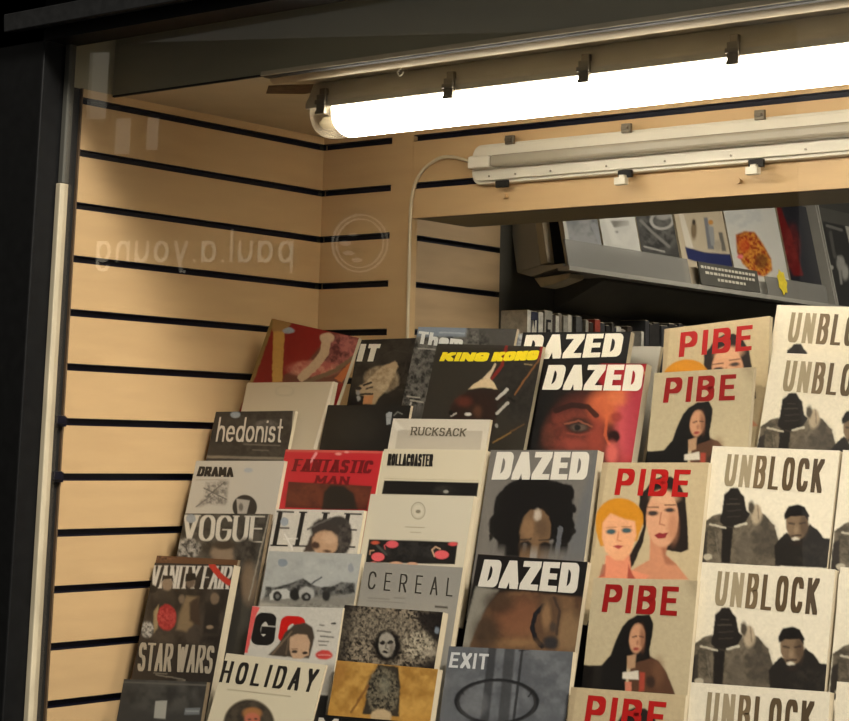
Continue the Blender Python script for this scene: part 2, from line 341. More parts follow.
# ---------------------------------------------------------------- magazines
def ray(x, y):
    d = CF*F+CR*(x-PX)-CU*(y-PY); return d/np.linalg.norm(d)
def hitp(x, y, n, c):
    d = ray(x, y); return CAM+d*((c-n@CAM)/(n@d))
def to_px(P):
    d = P-CAM; z = d@CF; return PX+F*(d@CR)/z, PY-F*(d@CU)/z
rng = np.random.RandomState(4)
LAT = rng.rand(64, 64)
def vnoise(x, y):
    xi = np.floor(x).astype(int); yi = np.floor(y).astype(int); fx = x-xi; fy = y-yi; fx = fx*fx*(3-2*fx); fy = fy*fy*(3-2*fy)
    g = lambda i, j: LAT[(yi+j) % 64, (xi+i) % 64]
    return (g(0, 0)*(1-fx)+g(1, 0)*fx)*(1-fy)+(g(0, 1)*(1-fx)+g(1, 1)*fx)*fy
def fbm(x, y): return .5*vnoise(x, y)+.3*vnoise(2.1*x+7, 2.1*y+3)+.2*vnoise(4.3*x+1, 4.3*y+9)
def sstep(d, s): t = np.clip(.5-d/(2*s+1e-6), 0, 1); return t*t*(3-2*t)
def polydist(x, y, pts):                        # signed distance, negative inside
    n = len(pts); dmin = np.full(x.shape, 1e9); ins = np.zeros(x.shape, bool)
    for i in range(n):
        ax, ay = pts[i]; bx, by = pts[(i+1) % n]; ex_, ey_ = bx-ax, by-ay; L = ex_*ex_+ey_*ey_+1e-9
        t = np.clip(((x-ax)*ex_+(y-ay)*ey_)/L, 0, 1); dmin = np.minimum(dmin, np.hypot(x-ax-t*ex_, y-ay-t*ey_))
        c = ((ay > y) != (by > y)) & (x < (bx-ax)*(y-ay)/(by-ay+1e-12)+ax); ins ^= c
    return np.where(ins, -dmin, dmin)
def paint(col, x, y, ops):
    for op in ops:
        k = op[0]
        if k == 'e':
            _, cx, cy, rx, ry, c = op[:6]; soft = op[6] if len(op) > 6 else 3; al = op[7] if len(op) > 7 else 1; an = math.radians(op[8]) if len(op) > 8 else 0
            dx, dy = x-cx, y-cy; u = (dx*math.cos(an)+dy*math.sin(an))/rx; v = (-dx*math.sin(an)+dy*math.cos(an))/ry
            m = sstep((np.hypot(u, v)-1)*min(rx, ry), soft)*al; cc = lin(c)
        elif k == 'p':
            _, pts, c = op[:3]; soft = op[3] if len(op) > 3 else 3; al = op[4] if len(op) > 4 else 1
            m = sstep(polydist(x, y, pts), soft)*al; cc = lin(c)
        elif k == 'l':
            _, pts, wd, c = op[:4]; al = op[4] if len(op) > 4 else 1
            d = np.full(x.shape, 1e9)
            for (ax, ay), (bx, by) in zip(pts[:-1], pts[1:]):
                ex_, ey_ = bx-ax, by-ay; t = np.clip(((x-ax)*ex_+(y-ay)*ey_)/(ex_*ex_+ey_*ey_+1e-9), 0, 1)
                d = np.minimum(d, np.hypot(x-ax-t*ex_, y-ay-t*ey_))
            m = sstep(d-wd/2, 3)*al; cc = lin(c)
        elif k == 'r':                           # ring
            _, cx, cy, rx, ry, wd, c = op[:7]; al = op[7] if len(op) > 7 else 1
            m = sstep(np.abs((np.hypot((x-cx)/rx, (y-cy)/ry)-1)*min(rx, ry))-wd/2, 2.5)*al; cc = lin(c)
        elif k in ('n', 'np'):                   # mottled patch: ellipse or polygon
            if k == 'n':
                _, cx, cy, rx, ry, s, c0, c1 = op[:8]; soft = op[8] if len(op) > 8 else 8; al = op[9] if len(op) > 9 else 1
                m = sstep((np.hypot((x-cx)/rx, (y-cy)/ry)-1)*min(rx, ry), soft)*al
            else:
                _, pts, s, c0, c1 = op[:5]; soft = op[5] if len(op) > 5 else 4; al = op[6] if len(op) > 6 else 1
                m = sstep(polydist(x, y, pts), soft)*al
            f = np.clip((fbm(x/s, y/s)-.3)/.4, 0, 1)[:, None]; cc = lin(c0)*(1-f)+lin(c1)*f
        elif k == 'T':                           # lettering printed below what is painted next
            _, text, q, c, st = op[:5]; m = np.zeros(x.shape)
            asp = math.dist(q[0], q[1])/max(math.dist(q[0], q[3]), 1e-6)
            for let in lettering(text, asp, **st):
                for p in let: m = np.maximum(m, sstep(polydist(x, y, [quad(uv, q) for uv in p]), 2))
            cc = lin(c)
        m = m[:, None]; col[:] = col*(1-m)+cc*m
    return col
CROPS = {'px': (0, 0, 1), 'a': (170, 310, 4.468), 'b': (110, 440, 4.468), 'c': (100, 560, 4.468), 'd': (330, 310, 4.468), 'e': (500, 310, 4.468),
         'f': (660, 290, 4.492), 'g': (250, 440, 4.468), 'h': (350, 430, 5.547), 'i': (230, 560, 4.468), 'j': (320, 560, 4.468), 'k': (430, 430, 4.468),
         'l': (430, 560, 4.468), 'm': (560, 430, 4.468), 'n': (560, 560, 4.468), 'o': (680, 430, 4.509), 'q': (490, 190, 4.245), 'r': (660, 190, 4.492),
         's': (400, 320, 5.15), 't': (300, 380, 7.075)}
class Frame:                                    # where one magazine leans: origin top-left of its cover
    def __init__(s, P, ex, ez, w): s.P = P; s.ex = ex; s.ez = ez; s.ey = np.cross(ez, ex); s.w = w
    def at(s, u, v, d=0.0): return s.P+s.ex*u-s.ez*v+s.ey*d
def frame_px(tl, tr, Y, tilt=14.0, yaw=0.0, w=None):
    P = hitp(tl[0], tl[1], np.array([0, 1.0, 0]), Y); t = math.radians(tilt); g = math.radians(yaw)
    n = np.array([math.sin(g)*math.cos(t), math.cos(g)*math.cos(t), -math.sin(t)]); n /= np.linalg.norm(n)
    Q = hitp(tr[0], tr[1], n, n@P); ex_ = (Q-P)/np.linalg.norm(Q-P); ez = np.cross(ex_, n)
    return Frame(P, ex_, ez, w or np.linalg.norm(Q-P))
def cover_mesh(fr, w, h, vis, base, layers, res=0.00145, warp=0.0):
    """front cover: a fine colour grid over the part one can see, lettering laid on it"""
    nu = max(8, int(w/res)); nf = max(4, int(h*vis/res)); vv = list(np.linspace(0, h*vis, nf))
    if vis < 1: vv += list(np.linspace(h*vis, h, 8))[1:]
    U, V = np.meshgrid(np.linspace(0, w, nu+1), vv); shp = U.shape; U = U.ravel(); V = V.ravel()
    P = fr.P[None]+U[:, None]*fr.ex[None]-V[:, None]*fr.ez[None]; X, Y = to_px(P)
    col = np.tile(lin(base), (len(U), 1))
    for crop, ops in layers:
        x0, y0, s = CROPS[crop]; a = warp*s/4.468; xx = (X-x0)*s; yy = (Y-y0)*s
        wx = (fbm(X*.32+5, Y*.32)-.5)*a*1.1; wy = (fbm(X*.32+31, Y*.32+17)-.5)*a*1.1      # hand-soft edges in the picture
        for o in ops:
            if o[0] != 'V': paint(col, *((xx, yy) if o[0] == 'T' else (xx+wx, yy+wy)), [o])
    if warp: col *= (1+.22*(fbm(X*.55+3, Y*.55+8)-.5))[:, None]
    vs = [(u-w/2, 0.0, h-v) for u, v in zip(U, V)]; fs = []; nc = nu+1
    for j in range(shp[0]-1):
        for i in range(nu): a = j*nc+i; fs.append((a, a+nc, a+nc+1, a+1))
    cols = [tuple(c) for c in col]; n = fr.ey
    for crop, ops in layers:
        x0, y0, s = CROPS[crop]
        for o in ops:
            if o[0] != 'V': continue
            _, text, q, c, st = o[:5]; asp = math.dist(q[0], q[1])/max(math.dist(q[0], q[3]), 1e-6)
            for li, let in enumerate(lettering(text, asp, **st)):
                cc = c[li] if isinstance(c, list) else c; cc = tuple(lin(cc))
                for pi, p in enumerate(let):
                    bidx = len(vs); yy = -0.00035-0.00002*(pi % 6)
                    for uv in p:
                        X_, Y_ = quad(uv, q); H = hitp(x0+X_/s, y0+Y_/s, n, n@fr.P)-fr.P
                        vs.append((H@fr.ex-w/2, yy, h+H@fr.ez)); cols.append(cc)
                    fs.append(tuple(range(bidx, bidx+len(p))))
    me = bpy.data.meshes.new('cover'); me.from_pydata(vs, [], fs); me.materials.append(M['print'])
    # keep every face looking outwards (-y)
    at = me.color_attributes.new('Col', 'FLOAT_COLOR', 'POINT')
    at.data.foreach_set('color', np.array([(*c, 1) for c in cols], dtype=np.float32).ravel()); me.update()
    return me
def pages_mesh(w, h, t, m):
    b = MB(); r = 0.0
    b.box((-w/2, 0.0003, 0), (w/2, t-0.0006, h), 0); b.box((-w/2-0.0004, t-0.0006, -0.0), (w/2+0.0006, t, h+0.0006), 0)
    me = bpy.data.meshes.new('pages'); me.from_pydata(b.v, [], b.f); me.materials.append(m); me.update(); return me
def place_mag(name, label, fr, w, h, cover, pages, group=None):
    mw = Matrix(((fr.ex[0], fr.ey[0], fr.ez[0], 0), (fr.ex[1], fr.ey[1], fr.ez[1], 0), (fr.ex[2], fr.ey[2], fr.ez[2], 0), (0, 0, 0, 1)))
    o = thing(name, label, 'magazine', group=group); o_ = fr.P+fr.ex*(w/2)-fr.ez*h
    mw.translation = Vector(o_); o.matrix_world = mw
    for nm, me in (('cover', cover), ('pages', pages)):
        c = bpy.data.objects.new(nm, me); sc.collection.objects.link(c); c.parent = o
    return o
BOLD = dict(wv=.30, wh=.20, gap=.06, width=.42)
PIB = dict(wv=.21, wh=.17, gap=.20, width=.50)
SER = dict(wv=.20, wh=.045, gap=.14, width=.62, serif=.06)
SERT = dict(wv=.10, wh=.04, gap=.18, width=.62, serif=.05)
COND = dict(wv=.15, wh=.10, gap=.09, width=.30)

W_ = (226, 218, 196)
UNB = [('np', [(100, 455), (100, 420), (150, 385), (180, 375), (205, 400), (300, 400), (335, 365), (380, 380), (425, 430), (442, 490), (452, 617), (88, 600)], 26, (72, 66, 55), (112, 102, 86)),
  ('p', [(190, 430), (240, 440), (225, 600), (185, 600)], (34, 30, 27), 5), ('p', [(95, 470), (125, 450), (118, 600), (80, 600)], (48, 43, 38), 6), ('l', [(160, 460), (178, 600)], 5, (120, 112, 98), .6),
  ('p', [(178, 415), (192, 350), (200, 290), (228, 262), (262, 262), (288, 300), (300, 360), (318, 380), (290, 425), (245, 440), (205, 432)], (36, 32, 29), 4),
  ('l', [(212, 335), (268, 332)], 6, (86, 80, 70), .7), ('l', [(215, 365), (275, 360)], 6, (70, 64, 56), .7), ('l', [(216, 392), (272, 388)], 5, (74, 68, 58), .6), ('l', [(225, 312), (258, 310)], 5, (80, 74, 64), .6),
  ('e', 345, 380, 26, 46, (176, 160, 134), 7), ('e', 322, 350, 14, 30, (76, 68, 56), 6), ('l', [(350, 340), (356, 400)], 6, (120, 104, 84), .7), ('e', 385, 500, 50, 90, (70, 64, 56), 25, .7), ('e', 290, 530, 38, 70, (96, 88, 76), 20, .6),
  ('l', [(135, 425), (205, 442)], 9, (186, 178, 158)), ('l', [(250, 435), (300, 422)], 10, (190, 184, 164)),
  ('p', [(425, 520), (450, 488), (480, 462), (520, 480), (585, 425), (622, 450), (645, 485), (700, 492), (705, 625), (430, 612)], (36, 33, 30), 4), ('n', 600, 560, 80, 50, 20, (30, 28, 26), (58, 53, 47), 15, .6),
  ('e', 527, 420, 50, 74, (122, 102, 80), 5), ('e', 560, 430, 18, 50, (80, 64, 50), 10, .8), ('p', [(472, 405), (470, 375), (490, 345), (530, 335), (565, 348), (582, 385), (578, 410), (560, 388), (500, 390)], (28, 25, 23), 4),
  ('l', [(490, 420), (515, 424)], 8, (54, 42, 34), .8), ('l', [(540, 422), (562, 418)], 8, (54, 42, 34), .8), ('e', 524, 450, 9, 18, (150, 128, 102), 6, .7), ('l', [(505, 478), (545, 474)], 10, (50, 38, 32), .8), ('e', 521, 492, 16, 9, (206, 198, 178), 4),
  ('e', 527, 510, 24, 12, (44, 36, 31), 6), ('e', 125, 572, 20, 14, (176, 168, 148), 3),
  ('V', 'UNBLOCK', [(216, 108), (655, 132), (638, 285), (196, 252)], [(150, 136, 108), (160, 146, 118), (118, 100, 74), (96, 80, 58), (92, 76, 54), (86, 70, 50), (80, 66, 48)], dict(wv=.16, wh=.10, gap=.13, width=.27))]
PIBE2 = [('p', [(385, 262), (410, 225), (450, 208), (495, 208), (530, 230), (560, 300), (570, 420), (574, 535), (540, 548), (470, 536), (500, 470), (520, 400), (390, 400), (372, 500), (330, 600), (300, 640), (305, 565), (350, 490), (372, 430), (352, 340), (358, 290)], (38, 30, 27), 4),
  ('p', [(402, 470), (480, 500), (470, 555), (520, 600), (575, 668), (300, 668), (330, 620), (400, 580)], (200, 138, 104), 5), ('p', [(450, 520), (480, 500), (475, 560), (520, 605), (470, 600)], (150, 92, 68), 8, .7),
  ('e', 457, 395, 72, 128, (212, 158, 122), 5), ('e', 505, 430, 24, 70, (178, 122, 90), 14, .7), ('e', 470, 300, 60, 30, (218, 170, 132), 14, .8),
  ('e', 415, 372, 24, 11, (64, 54, 50), 5), ('e', 490, 358, 22, 10, (64, 54, 50), 5), ('l', [(392, 345), (440, 345)], 6, (60, 42, 32), .8), ('l', [(470, 335), (515, 335)], 6, (60, 42, 32), .8),
  ('l', [(452, 370), (444, 420), (466, 426)], 7, (165, 108, 80), .8), ('p', [(420, 470), (445, 458), (458, 462), (484, 458), (470, 482), (440, 486)], (140, 44, 48), 3),
  ('p', [(205, 560), (310, 555), (318, 625), (400, 650), (380, 672), (150, 672), (195, 640)], (224, 142, 108), 5), ('p', [(305, 600), (322, 640), (340, 668), (300, 668)], (150, 50, 44), 5, .8), ('p', [(190, 600), (205, 600), (200, 655), (175, 660)], (150, 60, 50), 5, .7),
  ('e', 266, 400, 106, 96, (204, 136, 34), 5), ('p', [(162, 400), (372, 400), (345, 495), (325, 500), (180, 520), (160, 450)], (204, 138, 40), 4),
  ('p', [(190, 415), (225, 372), (290, 398), (335, 408), (342, 470), (318, 545), (285, 582), (245, 582), (205, 545), (188, 480)], (230, 168, 124), 6), ('e', 225, 500, 30, 50, (238, 180, 136), 18, .6),
  ('e', 228, 454, 22, 12, (66, 92, 96), 5), ('e', 297, 449, 22, 12, (66, 92, 96), 5), ('l', [(205, 436), (250, 434)], 5, (150, 96, 56), .7), ('l', [(276, 432), (318, 432)], 5, (150, 96, 56), .7),
  ('l', [(262, 455), (256, 492), (272, 495)], 6, (200, 124, 90), .8), ('p', [(236, 520), (256, 514), (284, 518), (262, 532)], (170, 66, 66), 3),
  ('V', 'PIBE', [(262, 172), (586, 178), (571, 300), (243, 290)], (176, 28, 26), PIB)]
PIBE1 = [('p', [(395, 425), (440, 450), (475, 500), (500, 560), (518, 612), (300, 600), (320, 440)], (86, 58, 42), 5), ('e', 440, 500, 25, 60, (112, 78, 56), 16, .7),
  ('p', [(305, 268), (345, 246), (400, 244), (418, 285), (412, 340), (400, 400), (402, 440), (300, 470), (290, 600), (230, 590), (70, 568), (74, 462), (130, 472), (185, 470), (225, 425), (255, 345), (280, 295)], (22, 20, 19), 4),
  ('p', [(300, 430), (340, 420), (335, 480), (300, 490)], (172, 138, 106), 5), ('e', 344, 350, 34, 66, (196, 146, 112), 5, 1, 6), ('e', 368, 350, 12, 50, (130, 86, 62), 8, .8),
  ('l', [(325, 345), (342, 340)], 7, (60, 38, 30), .8), ('l', [(355, 340), (372, 345)], 6, (60, 38, 30), .8), ('e', 340, 398, 14, 7, (150, 60, 54), 4), ('e', 347, 370, 6, 12, (150, 100, 76), 4, .8),
  ('p', [(280, 503), (350, 494), (352, 535), (278, 530)], (210, 202, 184), 4), ('p', [(290, 545), (320, 545), (318, 598), (292, 590)], (196, 120, 96), 4), ('p', [(356, 500), (380, 505), (376, 585), (352, 590)], (168, 70, 54), 6, .9), ('e', 405, 545, 20, 26, (44, 34, 30), 8, .8),
  ('V', 'PIBE', [(205, 108), (533, 120), (522, 250), (186, 232)], (146, 22, 22), PIB)]
A = {}
# key: (TL, TR, depth Y or None, tilt, width or None, h/w, visible share, base colour, layers, thickness, page material, source art)
A['A1'] = dict(warp=7, tl=(271.8, 318.5), tr=(359, 338), Y=.47, base=(140, 26, 24), vis=.5, lay=[('a', [
  ('p', [(450, 30), (470, 45), (370, 330), (340, 330)], (140, 116, 66)), ('p', [(462, 85), (512, 90), (502, 322), (456, 322)], (206, 160, 84)), ('p', [(455, 36), (545, 58), (512, 98), (458, 96)], (168, 130, 78)),
  ('p', [(500, 322), (510, 290), (600, 250), (720, 100), (860, 130), (860, 330)], (110, 62, 48), 6), ('n', 770, 185, 95, 75, 22, (90, 34, 38), (176, 104, 96), 12), ('n', 640, 262, 110, 36, 20, (180, 96, 84), (206, 140, 118), 10),
  ('l', [(590, 300), (650, 245), (690, 190), (700, 135)], 40, (204, 176, 142)), ('e', 702, 125, 34, 24, (206, 178, 146)), ('l', [(600, 325), (740, 270), (850, 190)], 20, (120, 96, 70)), ('p', [(735, 305), (812, 228), (806, 275), (765, 325)], (190, 106, 56)),
  ('e', 530, 92, 26, 13, (166, 178, 190))])])
A['A2'] = dict(tl=(247.2, 382.7), tr=(334.5, 381.6), base=(196, 182, 156), vis=.5, t=.010, lay=[('a', [('r', 512, 362, 40, 22, 4, (182, 170, 146), .8), ('l', [(735, 320), (650, 615)], 16, (232, 222, 200)), ('l', [(470, 380), (550, 380)], 4, (184, 172, 148), .7)])])
A['A3'] = dict(warp=3, tl=(215.9, 411.8), tr=(295.3, 410.7), base=(50, 47, 43), vis=.5, lay=[('a', [('n', 400, 560, 200, 110, 22, (38, 36, 33), (66, 62, 56), 20, .8), ('p', [(560, 448), (548, 660), (536, 660), (550, 448)], (180, 170, 150)), ('n', 430, 510, 50, 20, 10, (80, 76, 70), (120, 116, 108), 6, .6), ('l', [(330, 600), (490, 606)], 5, (120, 114, 104), .7), ('l', [(370, 625), (440, 628)], 5, (120, 114, 104), .6),
  ('l', [(145, 655), (540, 665)], 12, (120, 112, 98)), ('e', 292, 468, 22, 14, (150, 160, 166)), ('V', 'hedonist', [(222, 478), (512, 482), (500, 592), (204, 588)], (206, 198, 182), dict(wv=.12, wh=.08, gap=.10, width=.5))])])
A['A4'] = dict(tl=(196.2, 460.8), tr=(284.6, 460.8), base=(190, 184, 170), vis=.5, lay=[('b', [
  ('np', [(430, 190), (530, 180), (520, 290), (440, 285), (390, 300), (420, 250)], 9, (176, 170, 158), (84, 80, 74), 10, .8), ('l', [(420, 215), (520, 265)], 5, (90, 86, 78)), ('l', [(430, 255), (510, 190)], 5, (90, 86, 78)), ('l', [(385, 298), (450, 250)], 5, (110, 106, 98)),
  ('e', 602, 300, 55, 55, (44, 42, 40)), ('p', [(565, 262), (625, 270), (610, 330), (570, 330)], (170, 164, 152)), ('e', 585, 300, 10, 18, (110, 104, 96), 4), ('e', 618, 135, 20, 11, (168, 172, 174)), ('l', [(385, 178), (520, 178)], 3, (150, 144, 132)),
  ('V', 'DRAMA', [(400, 118), (552, 122), (552, 166), (386, 162)], (28, 26, 25), dict(wv=.34, wh=.2, gap=.03, width=.5))])])
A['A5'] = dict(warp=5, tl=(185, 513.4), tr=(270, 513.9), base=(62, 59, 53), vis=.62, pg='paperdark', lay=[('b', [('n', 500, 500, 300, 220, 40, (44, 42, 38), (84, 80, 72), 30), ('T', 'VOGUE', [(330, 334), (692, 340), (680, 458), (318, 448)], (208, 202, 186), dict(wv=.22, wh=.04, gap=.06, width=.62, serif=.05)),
  ('e', 362, 352, 22, 20, (150, 156, 158)), ('n', 345, 485, 60, 45, 13, (60, 58, 54), (176, 172, 162), 8), ('e', 505, 505, 55, 42, (136, 118, 98), 12), ('n', 610, 500, 60, 60, 22, (40, 38, 35), (74, 70, 64), 15), ('e', 620, 640, 36, 90, (122, 104, 84), 14), ('e', 510, 470, 50, 20, (58, 50, 42), 8),
  ('l', [(712, 330), (620, 715)], 6, (150, 142, 126))])])
A['A6'] = dict(tl=(154.8, 562.7), tr=(234, 565), base=(46, 41, 37), vis=.75, t=.017, ratio=1.32, warp=5, lay=[('c', [('n', 370, 240, 200, 200, 50, (36, 32, 29), (70, 62, 54), 40), ('T', 'VANITY FAIR', [(236, 24), (598, 28), (574, 130), (222, 126)], (214, 208, 194), dict(wv=.17, wh=.04, gap=.03, width=.36, serif=.03)),
  ('e', 300, 105, 24, 32, (146, 126, 104), 6), ('p', [(272, 100), (280, 68), (325, 68), (330, 105), (318, 84), (285, 86)], (38, 32, 28)), ('e', 405, 95, 22, 30, (112, 96, 80), 6), ('p', [(380, 95), (385, 60), (425, 58), (432, 90)], (30, 26, 23)), ('p', [(265, 135), (330, 140), (345, 320), (240, 320)], (58, 52, 46), 8, .8),
  ('p', [(240, 230), (262, 200), (258, 305), (240, 325)], (160, 140, 104), 6), ('e', 298, 256, 42, 58, (168, 40, 42), 5), ('n', 298, 256, 40, 50, 10, (150, 34, 36), (200, 84, 80), 8, .8), ('p', [(385, 160), (440, 165), (415, 290), (385, 320), (340, 310), (355, 240)], (132, 112, 84), 10), ('p', [(400, 190), (440, 160), (448, 300), (400, 270)], (66, 52, 42), 8),
  ('p', [(470, 190), (540, 190), (525, 330), (460, 330)], (40, 36, 33), 8), ('e', 512, 172, 19, 26, (122, 104, 84), 5), ('e', 490, 300, 15, 8, (150, 130, 106), 4), ('e', 365, 175, 14, 20, (120, 104, 86), 5), ('n', 212, 310, 28, 36, 9, (90, 88, 82), (190, 186, 176), 6), ('e', 235, 130, 22, 18, (30, 28, 26), 4),
  ('l', [(500, 24), (530, 65), (575, 102)], 26, (190, 58, 44)), ('V', 'STAR WARS', [(178, 368), (516, 384), (498, 506), (166, 494)], (176, 166, 146), dict(wv=.17, wh=.08, gap=.05, width=.32)), ('l', [(250, 512), (380, 535)], 4, (150, 142, 126), .8), ('l', [(240, 505), (300, 508)], 3, (150, 142, 126), .8)])])
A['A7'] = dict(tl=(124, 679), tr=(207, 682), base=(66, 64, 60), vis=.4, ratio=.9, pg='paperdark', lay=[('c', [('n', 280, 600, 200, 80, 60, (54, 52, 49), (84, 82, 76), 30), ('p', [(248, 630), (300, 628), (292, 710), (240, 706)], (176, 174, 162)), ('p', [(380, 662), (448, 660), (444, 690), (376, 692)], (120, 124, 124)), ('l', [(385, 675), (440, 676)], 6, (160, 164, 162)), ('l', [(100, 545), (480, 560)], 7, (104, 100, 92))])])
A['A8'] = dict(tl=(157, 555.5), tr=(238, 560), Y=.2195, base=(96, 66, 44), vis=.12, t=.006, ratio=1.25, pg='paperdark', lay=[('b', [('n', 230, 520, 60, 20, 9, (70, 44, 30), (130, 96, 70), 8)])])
A['B1'] = dict(warp=7, tl=(359, 340), tr=(442, 337), Y=.468, base=(27, 26, 25), vis=.5, lay=[('d', [('n', 250, 230, 200, 150, 34, (22, 21, 20), (52, 48, 43), 25), ('l', [(240, 200), (290, 180), (350, 190)], 6, (64, 60, 54), .7), ('l', [(290, 330), (330, 280), (340, 230)], 6, (64, 60, 54), .6),
  ('p', [(116, 348), (165, 318), (205, 275), (250, 245), (292, 228), (304, 250), (285, 300), (262, 345), (225, 385), (198, 420), (148, 418), (155, 385), (118, 376)], (182, 158, 124), 5), ('n', 230, 310, 80, 60, 15, (150, 128, 98), (202, 182, 150), 8, .6), ('l', [(150, 335), (185, 325)], 9, (36, 30, 26)), ('l', [(160, 352), (190, 345)], 7, (60, 48, 38)), ('l', [(128, 376), (190, 375)], 9, (34, 28, 25)),
  ('e', 126, 350, 14, 10, (34, 30, 28)), ('e', 126, 370, 9, 10, (150, 148, 144)), ('e', 128, 395, 9, 12, (170, 168, 162)), ('p', [(150, 385), (195, 380), (190, 420), (148, 420)], (196, 134, 84)), ('l', [(60, 260), (20, 400)], 26, (60, 34, 22), .7),
  ('V', 'IT', [(138, 152), (228, 152), (206, 230), (118, 230)], (226, 220, 204), dict(wv=.36, wh=.24, gap=.16, width=.40))])])
A['B2'] = dict(tl=(328, 405), tr=(411, 405.5), base=(27, 26, 24), vis=.4, t=.006, lay=[('t', [('n', 400, 330, 150, 120, 60, (34, 33, 30), (40, 38, 34), 40, .8), ('p', [(608, 240), (630, 225), (652, 230), (640, 310), (612, 318)], (156, 160, 160)), ('l', [(612, 265), (645, 268)], 4, (120, 124, 124)), ('l', [(665, 250), (690, 226), (722, 240)], 10, (110, 110, 104))])])
A['B3'] = dict(tl=(285.8, 449.4), tr=(383, 451), base=(188, 42, 48), vis=.42, lay=[('g', [('p', [(172, 186), (546, 206), (520, 312), (156, 302)], (88, 42, 32)), ('n', 350, 250, 190, 60, 40, (70, 36, 28), (116, 62, 42), 12, .6), ('p', [(320, 312), (330, 230), (360, 200), (420, 205), (465, 240), (480, 312)], (40, 35, 30), 10), ('p', [(160, 42), (598, 50), (596, 60), (158, 52)], (200, 90, 80)), ('l', [(250, 112), (275, 92), (295, 60)], 12, (230, 150, 150)), ('e', 395, 62, 14, 6, (226, 150, 140)), ('e', 432, 54, 10, 5, (226, 150, 140)),  # slanted pale stroke is glare painted onto the red cover
  ('V', 'FANTASTIC', [(204, 84), (556, 92), (540, 150), (188, 140)], (112, 20, 26), dict(wv=.42, wh=.10, gap=.10, width=.60, serif=.07)), ('V', 'MAN', [(298, 158), (448, 164), (440, 202), (286, 194)], (112, 20, 26), dict(wv=.32, wh=.10, gap=.2, width=.7, serif=.07))])])
A['B4'] = dict(warp=6, tl=(275.7, 509), tr=(364, 510.5), base=(208, 202, 188), vis=.4, lay=[('g', [('T', 'ELLE', [(128, 316), (500, 328), (470, 482), (98, 474)], (34, 32, 31), dict(wv=.17, wh=.045, gap=.26, width=.50, serif=.05)), ('e', 155, 365, 18, 20, (158, 166, 172)),
  ('n', 395, 430, 62, 90, 16, (46, 42, 40), (84, 78, 72), 6), ('e', 335, 400, 64, 50, (60, 54, 50), 8), ('e', 392, 362, 38, 20, (58, 54, 50), 5), ('l', [(258, 400), (310, 372), (360, 350)], 8, (100, 96, 90)), ('p', [(238, 500), (270, 430), (300, 400), (290, 500)], (70, 58, 50), 6),
  ('e', 335, 460, 58, 56, (190, 154, 122), 7), ('e', 355, 440, 34, 26, (206, 172, 140), 10, .7), ('e', 292, 470, 20, 16, (74, 54, 44), 6), ('e', 345, 497, 18, 6, (90, 66, 52), 4), ('l', [(155, 420), (190, 490)], 7, (232, 228, 218), .8), ('l', [(150, 442), (210, 440)], 6, (228, 224, 212), .8)])])
A['B5'] = dict(warp=6, tl=(269, 551), tr=(362, 554), base=(176, 178, 172), vis=.5, lay=[('i', [('n', 340, 80, 260, 90, 60, (166, 168, 164), (188, 190, 184), 30, .7), ('p', [(100, 175), (600, 165), (520, 430), (60, 430)], (176, 172, 158), 10), ('np', [(160, 118), (210, 122), (262, 105), (330, 82), (365, 108), (405, 122), (450, 118), (500, 98), (560, 104), (560, 150), (440, 165), (150, 180)], 16, (52, 52, 50), (116, 116, 112), 5),
  ('p', [(130, 190), (150, 165), (560, 150), (560, 195), (450, 215), (250, 200)], (128, 126, 118), 8, .8), ('p', [(176, 158), (190, 136), (250, 128), (268, 140), (268, 172), (178, 178)], (196, 196, 188), 4), ('e', 212, 162, 20, 22, (36, 36, 35), 4), ('e', 212, 162, 9, 10, (120, 120, 116), 4), ('e', 290, 155, 24, 28, (34, 34, 33), 6), ('e', 342, 150, 34, 30, (176, 176, 170), 5), ('e', 340, 165, 22, 20, (38, 38, 37), 4), ('e', 342, 165, 9, 9, (140, 140, 136), 4), ('e', 430, 160, 18, 24, (44, 44, 43), 6),
  ('l', [(365, 105), (408, 78)], 7, (84, 86, 88)), ('l', [(260, 200), (350, 215), (450, 232)], 7, (84, 84, 80)), ('l', [(300, 225), (380, 230)], 5, (120, 118, 110)), ('n', 350, 208, 160, 14, 8, (110, 108, 100), (160, 158, 148), 5, .7), ('e', 235, 12, 21, 18, (140, 150, 158)), ('e', 540, 35, 12, 20, (146, 152, 158), 3, .8), ('l', [(455, 284), (470, 284)], 8, (70, 70, 68))])])
